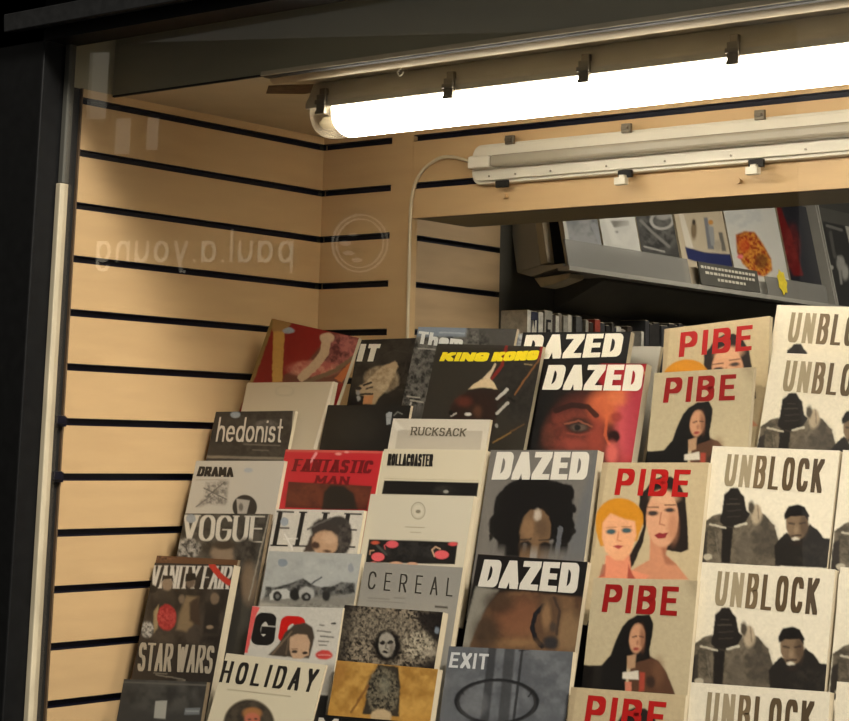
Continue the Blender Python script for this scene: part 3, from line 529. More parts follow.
A['B6'] = dict(warp=4, tl=(252.4, 606), tr=(343, 608), base=(206, 202, 190), vis=.75, t=.004, lay=[('i', [('p', [(98, 204), (134, 212), (116, 250), (78, 415), (54, 415)], (226, 96, 92)), ('T', 'G', [(118, 232), (212, 240), (196, 384), (88, 378)], (28, 27, 26), dict(wv=.26, wh=.24, gap=.1, width=.5)), ('T', 'Q', [(232, 246), (340, 254), (322, 372), (210, 366)], (206, 30, 24), dict(wv=.30, wh=.26, gap=.1, width=.6)),
  ('p', [(170, 425), (215, 380), (245, 325), (285, 290), (335, 280), (368, 300), (378, 345), (366, 395), (352, 440), (200, 430)], (72, 62, 52), 5), ('l', [(190, 420), (240, 360), (275, 320)], 8, (128, 110, 88), .8), ('l', [(250, 420), (262, 350)], 6, (120, 104, 84), .7), ('p', [(268, 345), (300, 330), (345, 335), (358, 370), (350, 425), (320, 440), (280, 440), (266, 400)], (200, 166, 134), 5), ('e', 288, 410, 13, 7, (58, 48, 42), 3), ('e', 335, 415, 12, 7, (58, 48, 42), 3), ('l', [(275, 398), (302, 398)], 5, (96, 72, 56), .8),
  ('l', [(400, 290), (420, 292)], 5, (110, 106, 98)), ('l', [(390, 316), (450, 322)], 6, (130, 126, 118)), ('l', [(405, 340), (460, 345)], 7, (120, 116, 108)), ('l', [(395, 362), (440, 365)], 6, (120, 116, 108)), ('l', [(400, 380), (430, 382)], 6, (130, 126, 118)), ('l', [(455, 284), (470, 284)], 9, (60, 58, 56)), ('e', 420, 424, 38, 21, (206, 72, 66), 4), ('l', [(395, 424), (448, 426)], 4, (226, 160, 150)),
  ('p', [(385, 600), (440, 605), (425, 700), (370, 690)], (36, 34, 32)), ('p', [(425, 470), (470, 470), (440, 600), (400, 600)], (140, 136, 126), 14, .7)])])
A['B7'] = dict(tl=(226.5, 653), tr=(326.2, 665), Y=.10, tilt=20, base=(214, 204, 176), vis=.4, t=.004, ratio=1.25, lay=[('c', [('l', [(570, 578), (850, 610)], 4, (150, 140, 116)), ('e', 665, 735, 112, 110, (62, 54, 43), 4), ('n', 665, 720, 100, 90, 30, (50, 44, 36), (84, 74, 60), 12, .8), ('e', 680, 685, 42, 26, (164, 112, 66), 8), ('e', 680, 712, 34, 30, (190, 110, 84), 7), ('e', 668, 712, 8, 4, (60, 36, 30), 3), ('e', 696, 710, 8, 4, (60, 36, 30), 3), ('r', 665, 735, 114, 112, 4, (120, 106, 84), .9)]),
  ('px', [('V', 'HOLIDAY', [(224.5, 660.5), (320, 669.5), (312.5, 692.5), (219, 682)], (34, 31, 28), dict(wv=.17, wh=.12, gap=.28, width=.38))])])
A['C1'] = dict(warp=4, tl=(418.4, 326.8), tr=(517, 329), Y=.450, t=.006, base=(74, 72, 68), vis=.5, lay=[('d', [('n', 500, 260, 250, 220, 16, (40, 39, 37), (110, 108, 102), 30), ('p', [(390, 70), (610, 78), (606, 118), (388, 118)], (124, 134, 146), 8), ('l', [(345, 385), (400, 392)], 5, (176, 172, 160)), ('l', [(360, 404), (416, 412)], 6, (170, 166, 154)), ('l', [(350, 445), (362, 415)], 7, (190, 186, 174)), ('l', [(385, 440), (412, 444)], 6, (160, 156, 146)), ('l', [(490, 100), (600, 104)], 5, (170, 176, 180)), ('l', [(395, 172), (470, 176)], 5, (176, 174, 166)),
  ('V', 'Them', [(398, 94), (600, 116), (588, 172), (388, 150)], (214, 216, 212), dict(wv=.30, wh=.2, gap=.08, width=.55))])])
A['C2'] = dict(warp=5, tl=(437.4, 343.6), tr=(543, 346.5), base=(52, 48, 41), vis=.62, t=.008, lay=[('s', [('n', 620, 350, 110, 180, 20, (36, 34, 31), (54, 50, 45), 30, .8), ('n', 380, 480, 120, 110, 26, (34, 26, 22), (74, 46, 34), 12), ('p', [(255, 500), (262, 440), (320, 390), (355, 355), (500, 350), (545, 400), (500, 440), (490, 520), (470, 600), (440, 540), (380, 560)], (44, 30, 25), 8, .9), ('e', 330, 420, 40, 26, (96, 46, 34), 16, .8), ('e', 400, 470, 22, 30, (96, 62, 44), 14, .7), ('p', [(352, 356), (380, 330), (432, 298), (462, 296), (486, 325), (500, 356), (430, 348)], (218, 196, 158), 4),
  ('p', [(426, 300), (470, 255), (488, 220), (496, 225), (482, 262), (462, 300)], (216, 196, 164), 3), ('l', [(550, 130), (525, 235), (475, 300)], 16, (130, 40, 34)), ('l', [(745, 130), (715, 190)], 28, (140, 36, 34)), ('l', [(590, 385), (640, 310), (720, 200)], 8, (134, 92, 54)), ('l', [(480, 630), (570, 580)], 8, (138, 108, 62)), ('l', [(570, 575), (640, 535)], 6, (120, 88, 52), .8),
  ('l', [(500, 405), (552, 358)], 16, (196, 192, 182)), ('l', [(500, 480), (556, 428)], 15, (190, 186, 176)), ('e', 350, 485, 17, 9, (210, 206, 196)), ('l', [(262, 494), (290, 480)], 8, (190, 186, 176)), ('e', 262, 478, 12, 14, (16, 15, 14)), ('e', 498, 545, 8, 10, (160, 158, 150)), ('l', [(560, 400), (588, 420)], 12, (20, 18, 17)), ('l', [(640, 228), (680, 232)], 5, (170, 150, 110)),
  ('V', 'KING', [(222, 166), (466, 168), (448, 214), (202, 212)], (244, 222, 40), dict(wv=.50, wh=.26, gap=.02, width=.62)), ('V', 'KONG', [(486, 166), (722, 156), (706, 206), (468, 214)], (244, 222, 40), dict(wv=.50, wh=.26, gap=.02, width=.62))])])
A['C3'] = dict(tl=(393.3, 418.5), tr=(490.5, 419.7), base=(206, 198, 180), vis=.35, t=.006, lay=[('d', [('p', [(304, 536), (682, 540), (672, 625), (290, 620)], (182, 174, 158)), ('p', [(283, 485), (330, 530), (300, 540), (285, 520)], (224, 218, 202), 6, .8), ('V', 'RUCKSACK', [(366, 522), (612, 530), (606, 566), (360, 560)], (104, 96, 80), dict(wv=.20, wh=.10, gap=.12, width=.62, serif=.06))])])
A['C4'] = dict(tl=(384.3, 449), tr=(486, 450.2), base=(208, 198, 172), vis=.4, t=.013, lay=[('h', [('p', [(190, 280), (714, 292), (704, 368), (176, 356)], (24, 23, 22)), ('n', 520, 330, 60, 20, 14, (28, 27, 26), (52, 50, 46), 8, .8), ('e', 532, 342, 14, 9, (150, 148, 140)), ('l', [(190, 268), (715, 280)], 4, (170, 160, 136), .8), ('V', 'ROLLACOASTER', [(214, 131), (464, 134), (458, 203), (206, 197)], (30, 28, 26), dict(wv=.24, wh=.14, gap=.02, width=.26))])])
A['C5'] = dict(tl=(370.7, 494), tr=(474, 496.3), base=(206, 198, 176), vis=.45, t=.012, lay=[('h', [('r', 378, 448, 38, 46, 4, (140, 132, 114)), ('r', 378, 448, 30, 37, 3, (166, 158, 138), .6), ('e', 378, 452, 14, 10, (130, 122, 104)), ('l', [(308, 537), (412, 541)], 4, (146, 138, 118)), ('l', [(335, 566), (392, 569)], 4, (160, 152, 132)), ('p', [(106, 606), (598, 622), (582, 745), (86, 735)], (30, 29, 28)), ('n', 350, 670, 180, 50, 30, (26, 25, 24), (50, 48, 46), 20),
  ('e', 234, 634, 34, 20, (218, 92, 98)), ('l', [(195, 660), (190, 640), (210, 628)], 6, (180, 80, 84)), ('e', 155, 704, 36, 24, (222, 96, 100)), ('e', 140, 625, 22, 10, (190, 84, 60), 5), ('e', 508, 692, 40, 24, (222, 96, 100)), ('l', [(468, 700), (455, 665), (475, 648), (500, 660)], 8, (196, 160, 130)), ('e', 572, 632, 26, 11, (210, 84, 84), 4), ('l', [(150, 640), (200, 690)], 14, (84, 84, 80), .7), ('l', [(110, 690), (112, 670), (132, 668)], 7, (180, 140, 110)), ('e', 255, 742, 36, 12, (206, 160, 130)), ('e', 345, 745, 30, 12, (206, 160, 130)), ('e', 130, 742, 20, 12, (210, 120, 110))])])
A['C6'] = dict(tl=(364.8, 562), tr=(463, 567.5), base=(150, 147, 138), vis=.4, t=.010, lay=[('j', [('l', [(215, 170), (310, 176)], 3, (120, 117, 108)), ('l', [(330, 168), (380, 171)], 3, (120, 117, 108)), ('l', [(210, 182), (380, 192)], 3, (124, 121, 112), .7), ('p', [(514, 203), (572, 208), (570, 218), (512, 213)], (90, 86, 78)), ('V', 'CEREAL', [(222, 50), (600, 82), (592, 164), (212, 130)], (64, 61, 55), dict(wv=.085, wh=.075, gap=.50, width=.36))])])
A['C7'] = dict(warp=8, tl=(344.6, 604.8), tr=(443, 612.2), base=(36, 31, 28), vis=.45, t=.014, lay=[('j', [('n', 300, 340, 250, 150, 9, (22, 18, 17), (150, 138, 118), 30), ('n', 250, 300, 150, 60, 7, (44, 38, 34), (150, 140, 120), 25, .7), ('n', 440, 380, 75, 60, 8, (60, 52, 44), (186, 176, 152), 16), ('p', [(430, 232), (552, 240), (530, 380), (480, 330), (440, 280)], (26, 22, 22), 14, .95), ('e', 500, 415, 40, 14, (176, 166, 146), 10, .6), ('e', 300, 385, 62, 72, (22, 19, 18), 12), ('e', 298, 378, 37, 54, (160, 154, 140), 5), ('e', 278, 370, 13, 9, (30, 27, 26), 4), ('e', 315, 368, 13, 9, (30, 27, 26), 4), ('l', [(297, 370), (292, 396), (302, 398)], 5, (70, 66, 60), .8), ('e', 293, 412, 14, 6, (40, 36, 34), 3), ('e', 320, 400, 12, 26, (100, 94, 84), 8, .7), ('e', 523, 315, 9, 16, (120, 130, 140), 4), ('p', [(80, 200), (150, 210), (130, 420), (70, 440)], (30, 26, 24), 25, .7)])])
A['C8'] = dict(warp=7, tl=(336.8, 660.3), tr=(438, 669.2), base=(184, 138, 64), vis=.45, t=.012, lay=[('j', [('n', 300, 560, 300, 160, 50, (164, 120, 54), (200, 156, 80), 40), ('p', [(258, 466), (350, 478), (358, 560), (352, 700), (190, 690), (215, 570)], (58, 52, 42), 5), ('n', 280, 590, 72, 110, 9, (36, 34, 30), (120, 112, 92), 10), ('e', 290, 560, 20, 40, (150, 146, 124), 14, .5), ('l', [(215, 560), (165, 640), (140, 680)], 12, (130, 88, 44), .8), ('e', 272, 700, 46, 36, (192, 170, 132), 6), ('p', [(60, 450), (130, 455), (90, 560), (50, 560)], (160, 112, 54), 20, .6)])])
A['C9'] = dict(tl=(314, 714), tr=(431, 723.5), base=(22, 21, 20), vis=.3, t=.010, lay=[('px', [('V', 'M', [(319, 717.5), (339, 719), (336, 737), (316, 735)], (214, 208, 194), dict(wv=.26, wh=.2, gap=.1, width=.6))])])
A['D1'] = dict(tl=(523, 332.4), tr=(631, 331.7), Y=.45, base=(28, 27, 26), vis=.4, t=.011, lay=[('e', [('V', 'DAZED', [(118, 112), (556, 104), (538, 208), (92, 222)], (238, 232, 214), BOLD)])])
A['D2'] = dict(warp=5, tl=(544.8, 362.6), tr=(646.6, 363.7), base=(30, 26, 24), vis=.62, t=.016, lay=[('e', [('p', [(455, 234), (665, 236), (600, 680), (470, 690), (520, 400), (420, 300)], (164, 34, 42), 12), ('e', 395, 560, 175, 190, (92, 46, 38), 40), ('n', 330, 560, 140, 120, 36, (70, 36, 32), (128, 62, 48), 40, .7), ('e', 480, 430, 84, 74, (204, 104, 66), 30), ('e', 560, 520, 44, 150, (196, 84, 88), 26), ('e', 530, 390, 50, 36, (222, 122, 78), 18, .8), ('p', [(560, 370), (600, 370), (655, 300), (600, 640), (560, 640)], (172, 60, 74), 20, .7),
  ('e', 430, 560, 40, 100, (150, 66, 52), 24, .8), ('l', [(250, 450), (320, 424), (390, 432), (430, 470)], 24, (44, 28, 26), .9), ('e', 350, 518, 62, 34, (52, 34, 30), 14), ('e', 352, 525, 34, 15, (96, 84, 74), 7), ('e', 345, 525, 14, 14, (28, 26, 26), 4), ('l', [(290, 510), (350, 495), (410, 520)], 8, (150, 92, 70), .8), ('l', [(300, 550), (360, 560), (410, 545)], 8, (140, 70, 56), .7), ('l', [(478, 470), (470, 560), (490, 600)], 12, (214, 106, 66), .7), ('e', 508, 566, 28, 28, (38, 18, 18), 8), ('e', 520, 478, 26, 22, (140, 50, 44), 10, .7), ('e', 500, 640, 26, 50, (226, 110, 100), 14, .8), ('e', 330, 600, 60, 25, (150, 70, 58), 18, .8), ('p', [(195, 350), (240, 350), (200, 520), (150, 640), (110, 640)], (24, 23, 22), 20), ('e', 215, 560, 30, 50, (96, 54, 42), 20, .6), ('e', 655, 282, 14, 8, (206, 140, 90), 4),
  ('V', 'DAZED', [(218, 246), (646, 244), (630, 362), (188, 356)], (240, 234, 216), BOLD)])])
A['D3'] = dict(warp=10, tl=(490.9, 450), tr=(597.9, 450), base=(112, 108, 102), vis=.55, t=.018, lay=[('k', [('p', [(700, 230), (735, 100), (745, 90), (690, 575), (600, 575)], (98, 100, 102), 20, .8), ('n', 460, 360, 178, 150, 12, (20, 19, 18), (28, 26, 25), 5), ('e', 480, 300, 160, 82, (22, 20, 19), 6), ('e', 370, 320, 52, 60, (22, 20, 19), 6), ('e', 330, 430, 68, 70, (22, 20, 19), 6), ('e', 400, 500, 100, 80, (22, 20, 19), 8), ('e', 590, 430, 55, 90, (22, 20, 19), 6), ('e', 580, 520, 35, 40, (24, 22, 21), 6), ('e', 610, 280, 34, 40, (22, 20, 19), 5), ('e', 300, 400, 26, 30, (22, 20, 19), 4), ('e', 272, 480, 9, 16, (30, 28, 26), 4), ('e', 640, 350, 14, 22, (24, 22, 21), 4), ('e', 640, 450, 12, 16, (30, 28, 26), 4),
  ('p', [(270, 545), (300, 520), (330, 560), (300, 575)], (112, 108, 102), 8), ('l', [(582, 440), (568, 540)], 22, (104, 106, 110), .8), ('p', [(402, 440), (420, 390), (450, 355), (500, 352), (530, 385), (540, 440), (530, 560), (400, 572)], (112, 88, 64), 6), ('e', 440, 440, 30, 45, (136, 106, 76), 14, .8), ('e', 480, 380, 17, 26, (184, 170, 152), 9), ('e', 500, 440, 30, 40, (84, 66, 50), 16, .7), ('e', 425, 515, 30, 20, (34, 28, 25), 7), ('e', 515, 520, 30, 20, (34, 28, 25), 7), ('e', 424, 510, 8, 6, (88, 82, 76), 3), ('e', 462, 555, 16, 24, (146, 140, 130), 6), ('e', 475, 500, 12, 30, (120, 94, 68), 8, .8), ('l', [(400, 490), (450, 488)], 7, (30, 26, 24), .8), ('l', [(490, 492), (540, 490)], 7, (30, 26, 24), .8),
  ('V', 'DAZED', [(300, 98), (716, 98), (700, 222), (275, 222)], (216, 211, 197), BOLD)])])
A['D4'] = dict(warp=6, tl=(478, 554), tr=(587.8, 562), base=(92, 70, 50), vis=.5, t=.010, lay=[('l', [('n', 450, 250, 300, 200, 60, (80, 58, 42), (116, 88, 62), 40), ('e', 400, 260, 110, 90, (124, 82, 58), 50, .8), ('e', 620, 330, 70, 90, (134, 108, 78), 40, .8), ('e', 560, 180, 60, 40, (110, 84, 60), 20, .8), ('p', [(200, -30), (720, -10), (705, 165), (640, 165), (420, 140), (310, 145), (220, 250), (160, 380), (110, 380)], (26, 24, 23), 10), ('p', [(205, 120), (308, 132), (240, 230), (175, 385), (132, 382)], (134, 130, 118), 8), ('e', 250, 320, 60, 70, (60, 48, 38), 30, .8), ('e', 310, 190, 70, 50, (58, 44, 34), 26, .8), ('p', [(500, 160), (575, 160), (590, 200), (575, 330), (560, 395), (480, 395), (455, 300), (480, 210)], (84, 64, 48), 14, .8), ('l', [(510, 200), (472, 240), (456, 300), (470, 350), (500, 385)], 20, (28, 28, 32)), ('e', 520, 250, 20, 60, (134, 104, 74), 12), ('l', [(555, 170), (580, 230), (565, 330)], 12, (58, 46, 40), .8), ('e', 540, 370, 36, 30, (48, 46, 46), 12), ('e', 400, 370, 70, 20, (140, 108, 74), 16, .7), ('e', 550, 300, 14, 22, (60, 54, 50), 8, .8),
  ('V', 'DAZED', [(244, -2), (672, 14), (656, 150), (214, 118)], (214, 209, 196), BOLD)])])
A['D5'] = dict(warp=3, tl=(449, 646.2), tr=(573.2, 651.8), base=(100, 103, 107), vis=.35, t=.010, lay=[('l', [('n', 400, 560, 320, 200, 60, (86, 89, 93), (116, 119, 122), 50, .8), ('p', [(262, 385), (298, 390), (262, 730), (222, 730)], (54, 55, 57), 6, .85), ('p', [(334, 390), (380, 393), (352, 730), (302, 730)], (60, 61, 62), 6, .8), ('l', [(412, 405), (372, 730)], 12, (46, 47, 49), .9), ('l', [(398, 405), (440, 402)], 5, (40, 40, 42)), ('r', 298, 632, 178, 96, 13, (34, 35, 37)), ('r', 298, 640, 172, 98, 6, (60, 60, 60), .6), ('l', [(140, 580), (150, 600)], 6, (30, 30, 32)), ('l', [(455, 590), (440, 610)], 6, (30, 30, 32)), ('e', 200, 640, 60, 60, (118, 120, 122), 20, .5),
  ('V', 'EXIT', [(96, 412), (264, 420), (256, 490), (84, 480)], (208, 210, 208), dict(wv=.18, wh=.16, gap=.14, width=.46))])])
A['E3'] = dict(warp=3, tl=(602.5, 462.5), tr=(708.8, 462.5), base=(192, 174, 138), vis=1, t=.009, lay=[('m', [('p', [(190, 145), (215, 145), (150, 560), (110, 570)], (168, 150, 118), 4, .7)] + PIBE2)])
A['E4'] = dict(warp=3, tl=(593.6, 577.5), tr=(697.6, 580.6), base=(186, 172, 140), vis=1, t=.008, lay=[('n', [('p', [(560, 85), (620, 85), (620, 200)], (150, 136, 108), 30, .7)] + PIBE1)])
A['F3'] = dict(warp=6, tl=(712.8, 446), tr=(839.6, 450.6), base=(226, 217, 194), vis=1, t=.012, lay=[('o', UNB)])
DUP = {  # copies of the same issue elsewhere on the stand
 'E1': ('E3', (664.5, 329), (763.6, 316.7), None), 'E2': ('E4', (654.5, 373), (759, 366.8), None), 'E5': ('E3', (571, 687), (688.7, 695.4), None),
 'F1': ('F3', (777.3, 304.9), (903, 308.5), None), 'F2': ('F3', (772, 352.5), (900, 358), None), 'F4': ('F3', (702.3, 562.2), (834, 569.4), None), 'F5': ('F3', (691.2, 682.3), (826.2, 691.7), None),
 'G3': ('F3', (843, 450), (970, 455), None), 'G4': ('F3', (840.5, 567), (965, 575), None), 'G5': ('F3', (837, 681.5), (962, 691), None)}
LAB = {
 'A1': 'magazine with a red cover, yellow strip and pinkish figures, highest in the leftmost column', 'A2': 'plain cream magazine with rounded corner between the red cover and the hedonist cover',
 'A3': 'dark grey magazine titled hedonist in pale script', 'A4': 'pale grey magazine titled DRAMA with a small ink sketch', 'A5': 'dark magazine titled VOGUE in white serif capitals',
 'A6': 'VANITY FAIR magazine with STAR WARS in tall letters and a red ribbon', 'A7': 'dark grey folder with a small white slip below the STAR WARS cover', 'A8': 'brown-edged magazine peeping out just above the STAR WARS cover',
 'B1': 'black magazine titled IT with a face in profile', 'B2': 'plain black magazine between the IT cover and the red FANTASTIC MAN cover', 'B3': 'red magazine titled FANTASTIC MAN',
 'B4': 'white magazine titled ELLE with a woman with pinned-up hair', 'B5': 'pale grey magazine with old racing cars on a beach', 'B6': 'white GQ magazine with black G, red Q and a long-haired head',
 'B7': 'cream HOLIDAY magazine with an oval portrait at the bottom', 'C1': 'grey mottled magazine titled Them behind the yellow-titled one', 'C2': 'dark magazine with yellow KING KONG title and crossing blades',
 'C3': 'pale magazine titled RUCKSACK in a thin frame', 'C4': 'cream magazine with black ROLLACOASTER title and black picture strip', 'C5': 'cream magazine with round emblem and pink flamingo picture',
 'C6': 'grey magazine titled CEREAL in thin spaced capitals', 'C7': 'black and white magazine with a carved pale face below CEREAL', 'C8': 'gold magazine with a dark tower-like figure',
 'C9': 'black magazine with one white letter at the bottom edge', 'D1': 'black DAZED magazine, highest of the four DAZED titles', 'D2': 'DAZED magazine with a red-lit close-up face',
 'D3': 'grey DAZED magazine with a woman with a large black afro', 'D4': 'DAZED magazine with a close-up of a closed eye', 'D5': 'blue-grey magazine titled EXIT with a hoop and posts',
 'E3': 'PIBE magazine with blond and dark-haired women, fully visible, beside the afro DAZED cover', 'E4': 'PIBE magazine with a woman in a black veil, beside the closed-eye DAZED cover',
 'E1': 'topmost PIBE magazine, tilted, red letters over a forehead', 'E2': 'PIBE magazine with a black-veiled woman, second from top of its column', 'E5': 'lowest PIBE magazine, only its red title in view at the bottom edge',
 'F1': 'topmost UNBLOCK magazine, bright white, beside the top PIBE cover', 'F2': 'second UNBLOCK magazine from the top, gold letters, cut by the right edge', 'F3': 'UNBLOCK magazine third from the top, whole title in view',
 'F4': 'UNBLOCK magazine fourth from the top, beside the veiled PIBE cover', 'F5': 'lowest UNBLOCK magazine of its column, only its title in view',
 'G3': 'sliver of an UNBLOCK magazine at the right edge, highest of its column', 'G4': 'sliver of an UNBLOCK magazine at the right edge, middle of its column', 'G5': 'pale corner of an UNBLOCK magazine at the bottom right corner'}
GRP = {'D': 'DAZED magazines on the stand', 'E': 'PIBE magazines on the stand', 'F': 'UNBLOCK magazines on the stand', 'G': 'UNBLOCK magazines on the stand'}
def auto_y(tl, Y):
    if Y is not None: return Y
    y = .3
    for _ in range(8): z = hitp(tl[0], tl[1], np.array([0, 1.0, 0]), y)[2]-Z0; y = .455+.571*(z+.40)
    return y
MESH = {}; SLOTS = []
for key, d in A.items():
    Y = auto_y(d['tl'], d.get('Y')); fr = frame_px(d['tl'], d['tr'], Y, d.get('tilt', 14)); wd = fr.w; h = wd*d.get('ratio', 1.30); t = d.get('t', .008)
    cov = cover_mesh(fr, wd, h, d.get('vis', .5), d['base'], d['lay'], warp=d.get('warp', 0)); pg = pages_mesh(wd, h, t, M[d.get('pg', 'paper')])
    MESH[key] = (cov, pg, wd, h, t); g = GRP.get(key[0]) if key != 'D5' else None
    place_mag('magazine', LAB[key], fr, wd, h, cov, pg, g); SLOTS.append((key, fr, wd, h, t))
for key, (src, tl, tr, Y) in DUP.items():
    cov, pg, wd, h, t = MESH[src]; Y = auto_y(tl, Y); fr = frame_px(tl, tr, Y, 14, w=wd)
    place_mag('magazine', LAB[key], fr, wd, h, cov, pg, GRP[key[0]]); SLOTS.append((key, fr, wd, h, t))
# silvery and pale magazines peeping out between the rows
for key, tl, tr, Y, base, ops, lab in (
   ('S1', (505, 334), (600, 332), .485, (120, 126, 134), [('n', 560, 80, 200, 60, 12, (84, 92, 104), (190, 192, 190), 20), ('l', [(655, 60), (640, 110)], 14, (220, 216, 204))], 'blue-grey magazine corner showing between the Them and top DAZED covers'),
   ('S2', (566, 345), (661, 346.5), .492, (172, 168, 156), [], 'pale grey magazine edge showing between the top DAZED and top PIBE covers')):
    fr = frame_px(tl, tr, Y, 14); h = fr.w*1.3
    cov = cover_mesh(fr, fr.w, h, .3, base, [('s', ops)], .003); pg = pages_mesh(fr.w, h, .007, M['paper'])
    place_mag('magazine', lab, fr, fr.w, h, cov, pg); SLOTS.append((key, fr, fr.w, h, .007))

# tiered display stands: for every magazine a slanted back plate standing on the deck, with a ledge and lip under the magazine
def stand(keys, label):
    s = thing('display_stand', label, 'display stand', (0, 0, 0), 'black tiered stands in the window')
    for key, fr, wd, h, t in SLOTS:
        if key not in keys: continue
        b = MB(); g = 0.0005; drop = 0.012
        def P(u, v, dd): return tuple(fr.at(u, v, dd))
        zt = fr.P[2]; L = (zt-Zr(DECK))/fr.ez[2]-0.004
        def slab(u0, u1, v0, v1, d0, d1):
            b.add([P(u0, v1, d0), P(u1, v1, d0), P(u1, v1, d1), P(u0, v1, d1), P(u0, v0, d0), P(u1, v0, d0), P(u1, v0, d1), P(u0, v0, d1)],
                  [(0, 3, 2, 1), (4, 5, 6, 7), (0, 1, 5, 4), (1, 2, 6, 5), (2, 3, 7, 6), (3, 0, 4, 7)])
        m_ = 0.012
        slab(m_, wd-m_, 0.02, L-abs(fr.ex[2])*wd-0.002, t+g, t+g+0.001)
        slab(m_, wd-m_, h+0.0005, h+0.0025, -0.0025, t+g)
        slab(m_, wd-m_, h-0.006, h+0.0025, -0.0040, -0.0025)
        b.build('tier', M['stand'], s)
cols = {'A': 'leftmost black tiered stand under the hedonist to STAR WARS magazines', 'B': 'black tiered stand under the IT to HOLIDAY magazines', 'C': 'black tiered stand under the KING KONG to CEREAL magazines',
        'D': 'black tiered stand under the DAZED and EXIT magazines', 'E': 'black tiered stand under the PIBE magazines', 'F': 'black tiered stand under the UNBLOCK magazines', 'G': 'black tiered stand at the far right under the cut-off UNBLOCK magazines'}
for c, lab in cols.items():
    stand([k for k, *_ in SLOTS if k[0] == c or (c == 'D' and k[0] == 'S')], lab)

# ---------------------------------------------------------------- light fittings
X0, YL = 0.415, 0.222
lf = thing('light_fixture', 'long lit fluorescent fitting with clips hanging under the window ceiling', 'light', (X0, YL, Zr(ZC)))
def sect(pts, sc_, x): return [(x, p[0]*sc_, p[1]) for p in pts]
hp = [(-.030, -.0005), (-.044, -.030), (-.052, -.040), (-.052, -.052), (.052, -.052), (.052, -.040), (.044, -.030), (.030, -.0005)]
b = MB(); b.prism(hp, lambda p, x: (x, p[0], p[1]), 0.012, 3.0); b.prism([(p[0]*.9, p[1]*.98-.0004) for p in hp], lambda p, x: (x, p[0], p[1]), 0.0, 0.0119)
b.build('housing', M['housing'], lf, bevel=.002)
dp = [(.050*math.cos(a), -.0525-.049*abs(math.sin(a))**.75) for a in [math.pi*i/16 for i in range(17)]]
b = MB(); b.prism(dp, lambda p, x: (x, p[0], p[1]), 0.068, 2.99); b.build('diffuser', M['lit'], lf, smooth=False)
b = MB(); n = len(dp); rings = []
for x, s in ((0.0, .45), (0.004, .75), (0.012, .93), (0.024, 1.0), (0.0675, 1.0)):
    rings.append([(x, p[0]*s, -.0525+(p[1]+.0525)*s) for p in dp])
vs = [p for r in rings for p in r]; fs = [(i*n+k, i*n+(k+1) % n, (i+1)*n+(k+1) % n, (i+1)*n+k) for i in range(len(rings)-1) for k in range(n)]+[tuple(range(n))]
b.add(vs, fs); b.build('diffuser_end', M['clear'], lf, smooth=True)
b = MB(); b.tube([(0.020, -.012, -.074), (0.052, -.012, -.074)], .012, 12); b.tube([(0.010, -.012, -.074), (0.020, -.012, -.074)], .006, 8); b.build('tube_end', M['tubeend'], lf, smooth=False)
for x in (.05, .345, .625, .90, 1.20, 1.5):
    b = MB(); b.box((x-.010, -.0600, -.062), (x+.010, -.0525, -.030)); b.box((x-.012, -.063, -.048), (x+.012, -.060, -.040)); b.box((x-.007, -.056, -.030), (x+.007, -.046, -.018)); b.box((x-.011, -.062, -.066), (x+.011, -.054, -.060))
    b.build('clip', M['clip'], lf, bevel=.001)
hk = MB(); hk.tube([(0.676, 0.135, Zr(ZC)), (0.676, 0.135, Zr(ZC)-.010)]+[(0.676-.006*math.sin(a), 0.135, Zr(ZC)-.016+.006*math.cos(a)) for a in [math.pi*i/8 for i in range(1, 13)]], .0014, 6)
tag(hk.build('cup_hook', M['white'], smooth=True), 'small white cup hook screwed in the window ceiling before the lit fitting', 'hook')
hb = MB(); hb.add([(0.27, .22, Zr(ZC)-.0012), (0.33, .165, Zr(ZC)-.0012), (0.42, .205, Zr(ZC)-.0012), (0.40, .255, Zr(ZC)-.0012), (0.33, .262, Zr(ZC)-.0012), (0.27, .22, Zr(ZC)), (0.33, .165, Zr(ZC)), (0.42, .205, Zr(ZC)), (0.40, .255, Zr(ZC)), (0.33, .262, Zr(ZC))],
   [(4, 3, 2, 1, 0), (5, 6, 7, 8, 9)]+[(i, (i+1) % 5, 5+(i+1) % 5, 5+i) for i in range(5)])
struct(hb.build('trim_15', M['hole']))

# second fitting, switched off, its cover taken off
XF, ZF = 0.428, -0.0725
lf = thing('light_fixture', 'unlit cream batten light without cover on the wooden header board', 'light', (XF, D-.0005, Zr(ZF)))
L2 = 2.4; R2 = .038
out = [(0.0+R2*.55-R2*.55*math.cos(a), -.020+.020*0+(-.018)*math.sin(a)*0) for a in (0,)]
def rr(x0, x1, z0, z1, r, n=6):
    q = []
    for cx, cz, a0 in ((x1-r, z1-r, 0), (x0+r, z1-r, 90), (x0+r, z0+r, 180), (x1-r, z0+r, 270)):
        q += [(cx+r*math.cos(math.radians(a0+90*i/n)), cz+r*math.sin(math.radians(a0+90*i/n))) for i in range(n+1)]
    return q
b = MB(); b.prism(rr(0, L2, -.040, .040, .022), lambda p, y: (p[0], y, p[1]), 0.0, -.022); b.prism(rr(.006, L2-.006, -.034, .034, .018), lambda p, y: (p[0], y, p[1]), -.0221, -.030)
b.build('tray', M['white'], lf, bevel=.0015)
b = MB(); b.box((.070, -.0600, -.0115), (L2-.05, -.0301, .0115)); b.build('tube_cover', M['tubeoff'], lf, bevel=.006)
b = MB(); b.box((.016, -.0595, -.0125), (.0698, -.0301, .0125)); b.build('end_cap', M['white'], lf, bevel=.004)
for x in (.10, .375, .66, .95):
    b = MB(); b.box((x-.010, -.034, .034), (x+.010, -.026, .052)); b.box((x-.007, -.040, .040), (x+.007, -.034, .046)); b.build('clip', M['clip'], lf, bevel=.001)
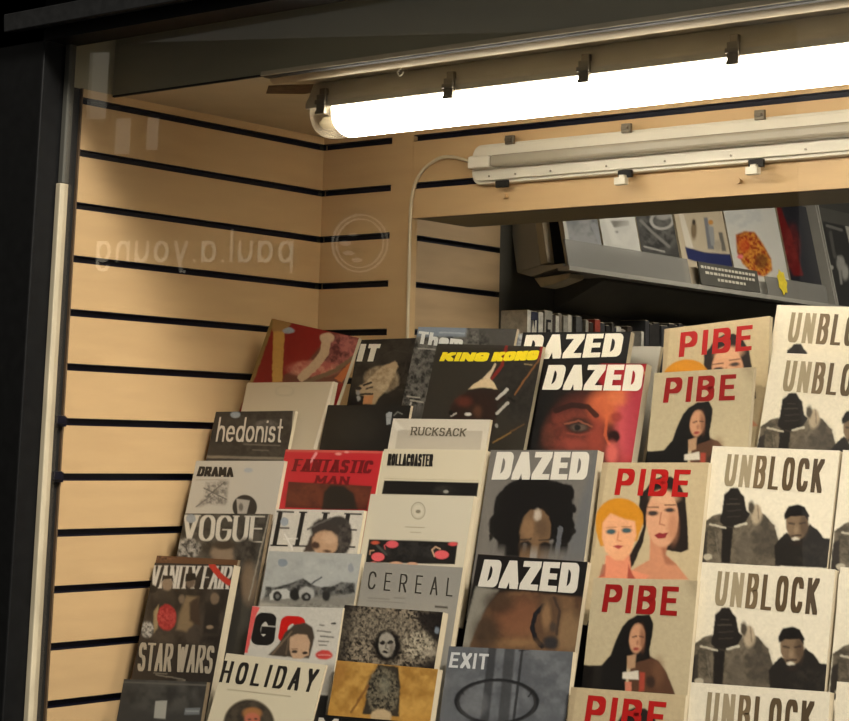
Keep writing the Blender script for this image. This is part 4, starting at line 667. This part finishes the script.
for x in (.08, .37, .65, .95):
    b = MB(); b.box((x-.015, -.030, -.050), (x+.015, -.0225, -.036), 1)
    if x > .1: b.box((x-.010, -.050, -.066), (x+.014, -.036, -.052), 0); b.box((x-.006, -.040, -.052), (x+.006, -.030, -.046), 0)
    b.build('clip', [M['white'], M['gap']], lf, bevel=.001)
for x in (.05, .115, .20, .33, .46, .60, .75): 
    b = MB(); b.tube([(x, -.0300, -.026), (x, -.0315, -.026)], .0022, 8); b.build('screw', M['clip'], lf)
b = MB(); yc = D-.012
pts = [(.434, yc-.012, Zr(-.0725)), (.420, yc-.014, Zr(-.064)), (.385, yc-.010, Zr(-.053)), (.35, yc-.008, Zr(-.049)), (.315, yc, Zr(-.056)), (.288, yc, Zr(-.073)), (.268, yc+.002, Zr(-.100)), (.2585, yc+.004, Zr(-.135)), (.2560, yc+.005, Zr(-.17)), (.2555, yc+.006, Zr(-.26)), (.2560, yc+.006, Zr(-.45)), (.2560, yc+.006, Zr(-.80))]
P2 = []
for i in range(len(pts)-1):
    p0, p1, p2, p3 = [Vector(pts[max(0, min(len(pts)-1, i+k))]) for k in (-1, 0, 1, 2)]
    for s in range(5):
        t = s/5; P2.append(.5*((2*p1)+(-p0+p2)*t+(2*p0-5*p1+4*p2-p3)*t*t+(-p0+3*p1-3*p2+p3)*t**3))
P2.append(Vector(pts[-1])); b.tube(P2, .0035, 8)
tag(b.build('power_cable', M['cable'], smooth=True), 'white cable curving from the unlit batten down the edge of the wooden pillar', 'cable')
for i, (x, z, lab) in enumerate(((.50, -.137, 'small knob on the wooden header board, left of two'), (1.03, -.142, 'small knob on the wooden header board, right of two'))):
    b = MB(); b.tube([(x, D, Zr(z)), (x, D-.008, Zr(z))], .004, 10); b.tube([(x, D-.008, Zr(z)), (x, D-.012, Zr(z))], .0055, 10)
    tag(b.build('knob', M['slat'], smooth=False), lab, 'knob')

# ---------------------------------------------------------------- inside the shop: wall display and books beyond the opening
lean = math.radians(12); SX, SZ = 0.165, -0.205          # foot line of the facing magazines
nrm = np.array([-math.cos(lean), 0, -math.sin(lean)])    # into the wall
def wframe(yl, wd, h, off=0.0, zoff=0.0, roll=0.0):
    ez = np.array([-math.sin(lean), 0, math.cos(lean)]); exx = np.array([0, 1.0, 0])
    P = np.array([SX, yl, Zr(SZ)+zoff])+nrm*off+ez*h
    return Frame(P, exx, ez, wd)
def ypix(x, y):  # where a spot in the row lies along the wall
    P0 = np.array([SX, 0, Zr(SZ)]); return hitp(x, y, nrm, nrm@P0)[1]
wall_row = [
 ('W1', ypix(567, 250), ypix(603, 250), 'q', (128, 128, 126), [('n', 400, 190, 110, 90, 40, (104, 106, 108), (150, 150, 148), 20), ('l', [(440, 150), (490, 260)], 24, (156, 158, 160), .6), ('p', [(285, 120), (320, 120), (345, 255), (315, 255)], (196, 192, 180))], 'grey picture magazine at the left end of the raised display row', 0.0, .0),
 ('W2', ypix(604, 250), ypix(641, 250), 'q', (202, 200, 190), [('p', [(505, 130), (590, 130), (590, 150), (525, 160)], (120, 116, 106)), ('l', [(515, 180), (540, 178)], 10, (70, 68, 64)), ('p', [(480, 110), (500, 110), (560, 230), (520, 230)], (214, 212, 202), 8), ('n', 600, 180, 60, 60, 40, (184, 182, 174), (206, 204, 194), 20, .6)], 'white magazine in the raised display row beside the black and white ones', 0.0, .0),
 ('W3', ypix(642, 255), ypix(681, 262), 'q', (66, 65, 62), [('n', 720, 170, 90, 90, 20, (48, 47, 45), (96, 95, 90), 20), ('r', 730, 130, 46, 34, 10, (168, 166, 158)), ('e', 735, 110, 30, 18, (150, 148, 142), 6), ('l', [(640, 130), (690, 180), (760, 240)], 12, (120, 118, 112)), ('l', [(655, 240), (740, 262)], 6, (170, 168, 160))], 'dark black and white magazine in the raised display row', 0.0, .0),
 ('W4', ypix(682.5, 262), ypix(733, 268), 'r', (192, 178, 152), [('p', [(80, 90), (100, 92), (150, 260), (120, 265)], (214, 206, 188)), ('e', 152, 180, 13, 42, (128, 110, 84), 5), ('e', 152, 145, 7, 12, (60, 52, 44), 3), ('p', [(196, 125), (212, 122), (245, 268), (215, 265)], (120, 122, 126), 4), ('p', [(215, 160), (240, 165), (248, 250), (230, 250)], (150, 150, 148), 4), ('e', 228, 145, 11, 11, (196, 140, 70), 3), ('p', [(262, 190), (280, 190), (298, 275), (278, 275)], (110, 106, 98), 4), ('e', 260, 250, 16, 26, (170, 160, 140), 5), ('p', [(112, 255), (200, 280), (358, 292), (366, 350), (200, 335), (125, 310)], (44, 50, 92))], 'cream magazine with bottles and a navy band in the raised display row', 0.0, .0),
 ('W5', ypix(734, 268), ypix(789, 278), 'r', (206, 204, 194), [('n', 370, 120, 100, 50, 20, (184, 186, 184), (206, 206, 198), 16, .7), ('np', [(340, 200), (380, 185), (425, 188), (465, 245), (500, 310), (505, 360), (470, 390), (420, 380), (370, 330), (345, 280)], 9, (150, 40, 24), (216, 150, 60), 6), ('e', 380, 250, 24, 34, (196, 66, 34), 10, .7), ('e', 455, 320, 30, 34, (96, 60, 34), 10, .7), ('e', 360, 300, 14, 10, (226, 120, 120), 4)], 'white magazine with a heap of red and orange food on its cover', 0.0, .0),
 ('W6', ypix(790, 276), ypix(822, 284), 'r', (38, 38, 44), [('p', [(455, 60), (535, 64), (590, 200), (645, 385), (600, 385), (540, 230)], (104, 26, 26), 5), ('n', 590, 260, 40, 100, 20, (90, 26, 26), (130, 50, 46), 14, .7)], 'dark magazine with a red swash in the raised display row', 0.0, .0),
 ('W7', ypix(829, 300), ypix(890, 312), 'r', (44, 43, 40), [('p', [(655, 80), (690, 84), (775, 420), (800, 510), (775, 510)], (206, 202, 190), 2), ('p', [(660, 70), (790, 88), (855, 120), (850, 134), (780, 108), (664, 96)], (206, 202, 190), 2), ('p', [(820, 110), (840, 112), (880, 300), (865, 300)], (196, 192, 180), 3), ('e', 703, 118, 16, 12, (190, 176, 140), 4), ('l', [(750, 160), (815, 180)], 12, (120, 118, 112)), ('l', [(765, 190), (785, 300)], 14, (84, 82, 77)), ('e', 812, 330, 18, 34, (160, 158, 150), 6), ('e', 832, 370, 14, 34, (170, 168, 160), 6), ('l', [(800, 300), (815, 420)], 10, (150, 148, 142)), ('e', 770, 348, 10, 10, (190, 188, 180), 3)], 'dark magazine with a white border at the right end of the raised row', 0.0, -.012)]
for key, y0, y1, crop, base, ops, lab, off, zo in wall_row:
    wd = y1-y0-.004; h = .292 if key != 'W7' else .272
    fr = wframe(y0+.002, wd, h, off, zo); cov = cover_mesh(fr, wd, h, 1, base, [(crop, ops)], .003); pg = pages_mesh(wd, h, .012, M['paper'])
    place_mag('magazine', lab, fr, wd, h, cov, pg, 'magazines in the raised row inside the shop')
s = thing('wall_display_shelf', 'raised display shelf with frosted lip on the shop wall beyond the opening', 'shelf', (0, 2.2, Zr(SZ)))
def slab(b, pts, y0, y1, mi=0): b.prism(pts, lambda p, y: (p[0], y-2.2, p[1]), y0, y1, mi)
Ya, Yb = 1.436, 3.3
b = MB(); slab(b, [(0.001, -.013), (SX+.026, -.013), (SX+.026, -.002), (0.001, -.002)], Ya, Yb); slab(b, [(SX-.008, -.0125), (SX+.026, -.0125), (SX+.026, -.002), (SX-.008, -.002)], 1.335, Ya); b.build('base_board', M['acrylw'], s)
b = MB(); slab(b, [(SX-.016, .0), (SX-.019, .0), (SX-.019-.30*math.tan(lean)*.98, .30), (SX-.016-.30*math.tan(lean)*.98, .30)], Ya, Yb); b.build('back_board', M['shelf'], s)
b = MB(); slab(b, [(SX+.020, -.0018), (SX+.024, -.0018), (SX+.024-.062*math.tan(lean), .062), (SX+.020-.062*math.tan(lean), .062)], 1.335, ypix(684, 285)); b.build('front_lip', M['acryl'], s)
b = MB(); slab(b, [(SX+.020, -.0018), (SX+.024, -.0018), (SX+.024-.046*math.tan(lean), .050), (SX+.020-.046*math.tan(lean), .050)], ypix(760, 290), ypix(821, 302)); b.build('front_lip', M['acryl'], s)
b = MB(); slab(b, [(0.003, -.09), (SX*.9, -.020), (SX*.9, -.0135), (0.003, -.0135)], Ya+.10, Yb); b.build('bracket', M['shelf'], s)
for yy in (ypix(823.5, 285), ypix(826, 285)):
    b = MB(); slab(b, [(0.01, -.0018), (SX+.028, -.0018), (SX+.028-.30*math.tan(lean), .30), (0.01, .30)], yy-.004, yy+.002); b.build('divider', M['acrylw'], s)
# printed text card on the lip
yl0, yl1 = ypix(693, 282), ypix(752, 290)
b = MB(); slab(b, [(SX+.0205, .0), (SX+.0245, .0), (SX+.0245-.050*math.tan(lean), .060), (SX+.0205-.050*math.tan(lean), .060)], yl0, yl1)
r_ = np.random.RandomState(2)
for z0_, l0, l1 in ((.044, .0, 1), (.030, .06, 1), (.015, .25, .8)):
    y = yl0+.01+(yl1-yl0)*l0
    while y < yl0+(yl1-yl0)*l1-.02:
        wdt = .008+.012*r_.rand(); xx = SX+.0249-.050/.060*math.tan(lean)*z0_
        slab(b, [(xx, z0_), (xx+.0004, z0_), (xx-.001, z0_+.007), (xx-.0014, z0_+.007)], y, y+wdt, 1); y += wdt+.005
b.build('text_card', [M['shelf'], M['white']], s)
b = MB(); cy, cz = ypix(774, 283), .040; n = 14
star = [((.026 if i % 2 else .034)*.8*math.cos(2*math.pi*i/n), (.026 if i % 2 else .034)*1.1*math.sin(2*math.pi*i/n)) for i in range(n)]
b.prism(star, lambda p, d: (SX+.026+d-(cz+p[1])*math.tan(lean), cy+p[0], Zr(SZ)+cz+p[1]), 0.0, 0.001)
tag(b.build('sticker', M['yellow']), 'yellow star sticker on the lip of the raised shelf', 'sticker')
# white leaflet boxes at the left end of the row
b = thing('leaflet_box', 'white leaflet box leaning at the left end of the raised shelf', 'box', (0.0, 1.36, Zr(-.214)))
def lb(nm, pts, y0, y1, m_):
    m = MB(); m.prism(pts, lambda p, y: (p[0], y, p[1]), y0, y1); m.build(nm, m_, b)
lb('body', [(.019, .0), (.088, .014), (.042, .284), (.003, .284), (.003, .09)], 0, .040, M['acrylw'])
lb('leaflets', [(.0885, .016), (.108, .020), (.062, .286), (.0425, .286)], .001, .030, M['paper'])
lb('end_strip', [(.140, .014), (.153, .016), (.108, .290), (.095, .290)], .045, .070, M['acrylw'])
lb('foot', [(.019, -.001), (.089, .013), (.153, .0155), (.153, .009), (.060, -.012)], .001, .070, M['acrylw'])
b = MB(); b.prism([(.062, -.229), (.168, -.222), (.166, -.232), (.112, -.248), (.082, -.252)], lambda p, y: (p[0], y, Zr(p[1])), 1.37, 1.43)
tag(b.build('shelf_bracket', M['bead'], bevel=.002), 'pale wedge bracket under the white leaflet box', 'bracket')
# books with their spines out on the shelf below
b = MB(); b.box((.0005, 1.10, Zr(-.602)), (.20, 3.0, Zr(-.585))); tag(b.build('bookshelf', M['shelf']), 'dark shelf holding the row of upright spines beyond the opening', 'shelf')
SP = [(70, 66, 60), (34, 38, 58), (196, 192, 178), (150, 146, 134), (56, 46, 38), (120, 112, 98), (188, 182, 166), (44, 42, 40), (160, 154, 140), (110, 80, 60), (84, 84, 82), (150, 60, 44), (60, 60, 62), (128, 124, 112)]
SPM = [mat('book_spine', c, 0.5, noise=0.25, nscale=60) for c in SP]
WORD = {0: 'white edged magazine at the left end of the spine row', 1: 'dark spine with a white N in the spine row', 3: 'pale spine with a dark E in the spine row'}
names = ['charcoal', 'navy', 'cream', 'grey', 'brown', 'tan', 'off-white', 'black', 'pale grey', 'rust brown', 'mid grey', 'dull red', 'slate', 'stone']
y = 1.318; i = 0; rs = np.random.RandomState(5)
while y < 2.45:
    dark = y > 1.82; tk = (.034 if i in (1, 3) else .012+.014*rs.rand()) if not dark else .018+.02*rs.rand(); h = .285-.05*(y-1.318)*(0 if dark else 1)-.012*rs.rand(); ci = (2 if i in (0, 2) else [0, 1, 2, 3, 4, 2, 5, 3, 6, 0, 10, 7, 3, 9, 4, 11, 12, 7][i % 18]) if not dark else (7 if i % 3 else 12)  # the further spines are binders, black and slate in their own colour
    m = MB(); x1 = .085-.010*rs.rand()
    m.box((.004, y, Zr(-.5848)), (x1, y+tk*.92, Zr(-.5848)+h), 0); m.box((.004, y+.002, Zr(-.5848)+h), (x1-.003, y+tk*.92-.002, Zr(-.5848)+h+.0015), 1)
    if i in (1, 3):
        for let in lettering('N' if i == 1 else 'E', .5, .16, .12, gap=.1, width=.4):
            for p in let: m.prism([(y+.006+u*(tk*.8-.008), Zr(-.585)+h-.075+v*.055) for u, v in p], lambda q, d: (x1+d, q[0], q[1]), 0.0002, 0.0008, 2)
    # colour and position in the row tell the spines apart
    o = m.build('book', [SPM[ci], M['paper'], M['white'] if i == 1 else M['gap']])
    ords = ['first', 'second', 'third', 'fourth', 'fifth', 'sixth', 'seventh', 'eighth', 'ninth', 'tenth', '11th', '12th', '13th', '14th', '15th', '16th', '17th', '18th', '19th', '20th', '21st', '22nd', '23rd', '24th', '25th', '26th', '27th', '28th', '29th', '30th']+['%d%s' % (q, {1: 'st', 2: 'nd', 3: 'rd'}.get(q % 10, 'th')) for q in range(31, 80)]
    lab = WORD.get(i) or (names[ci]+' spine, '+ords[i]+' from the left in the upright row beyond the opening' if not dark else names[ci]+' dark binder spine, '+ords[i]+' from the left in the upright row beyond the opening')
    tag(o, lab, 'book', 'upright spines on the shelf beyond the opening'); y += tk; i += 1
    if abs(y-1.8) < .03 and not dark: y = 1.82

if __import__('os').environ.get('CHK'):
    B=[]
    for key, fr, wd, h, t in SLOTS:
        n=SLOTS[2][1].ey
        c=[fr.at(u,v,0) for u in (0,wd) for v in (0,h)]
        B.append((key,fr,wd,h,t))
        mx=min(p[0] for p in c); 
        if mx<0.004 or min(p[1] for p in c)<-.03 or max(p[1] for p in c)+t>D: print('WALL',key,mx,min(p[1] for p in c),max(p[1] for p in c))
    for i in range(len(B)):
        for j in range(len(B)):
            if i==j: continue
            a=B[i];b2=B[j]
            # depth of b front relative to a front along a normal, sampled at b grid inside a rect
            for u in np.linspace(0,b2[2],9):
                hit=None
                for v in np.linspace(0,b2[3],13):
                    p=b2[1].at(u,v,0)-a[1].P; d=p@a[1].ey; uu=p@a[1].ex; vv=-p@a[1].ez
                    if 0<uu<a[2] and 0<vv<a[3] and -b2[4]-.004<d<a[4]+.004 and d>=0: hit=(d-a[4]); break
                if hit is not None: print('COL',a[0],b2[0],'gap %.4f'%hit); break
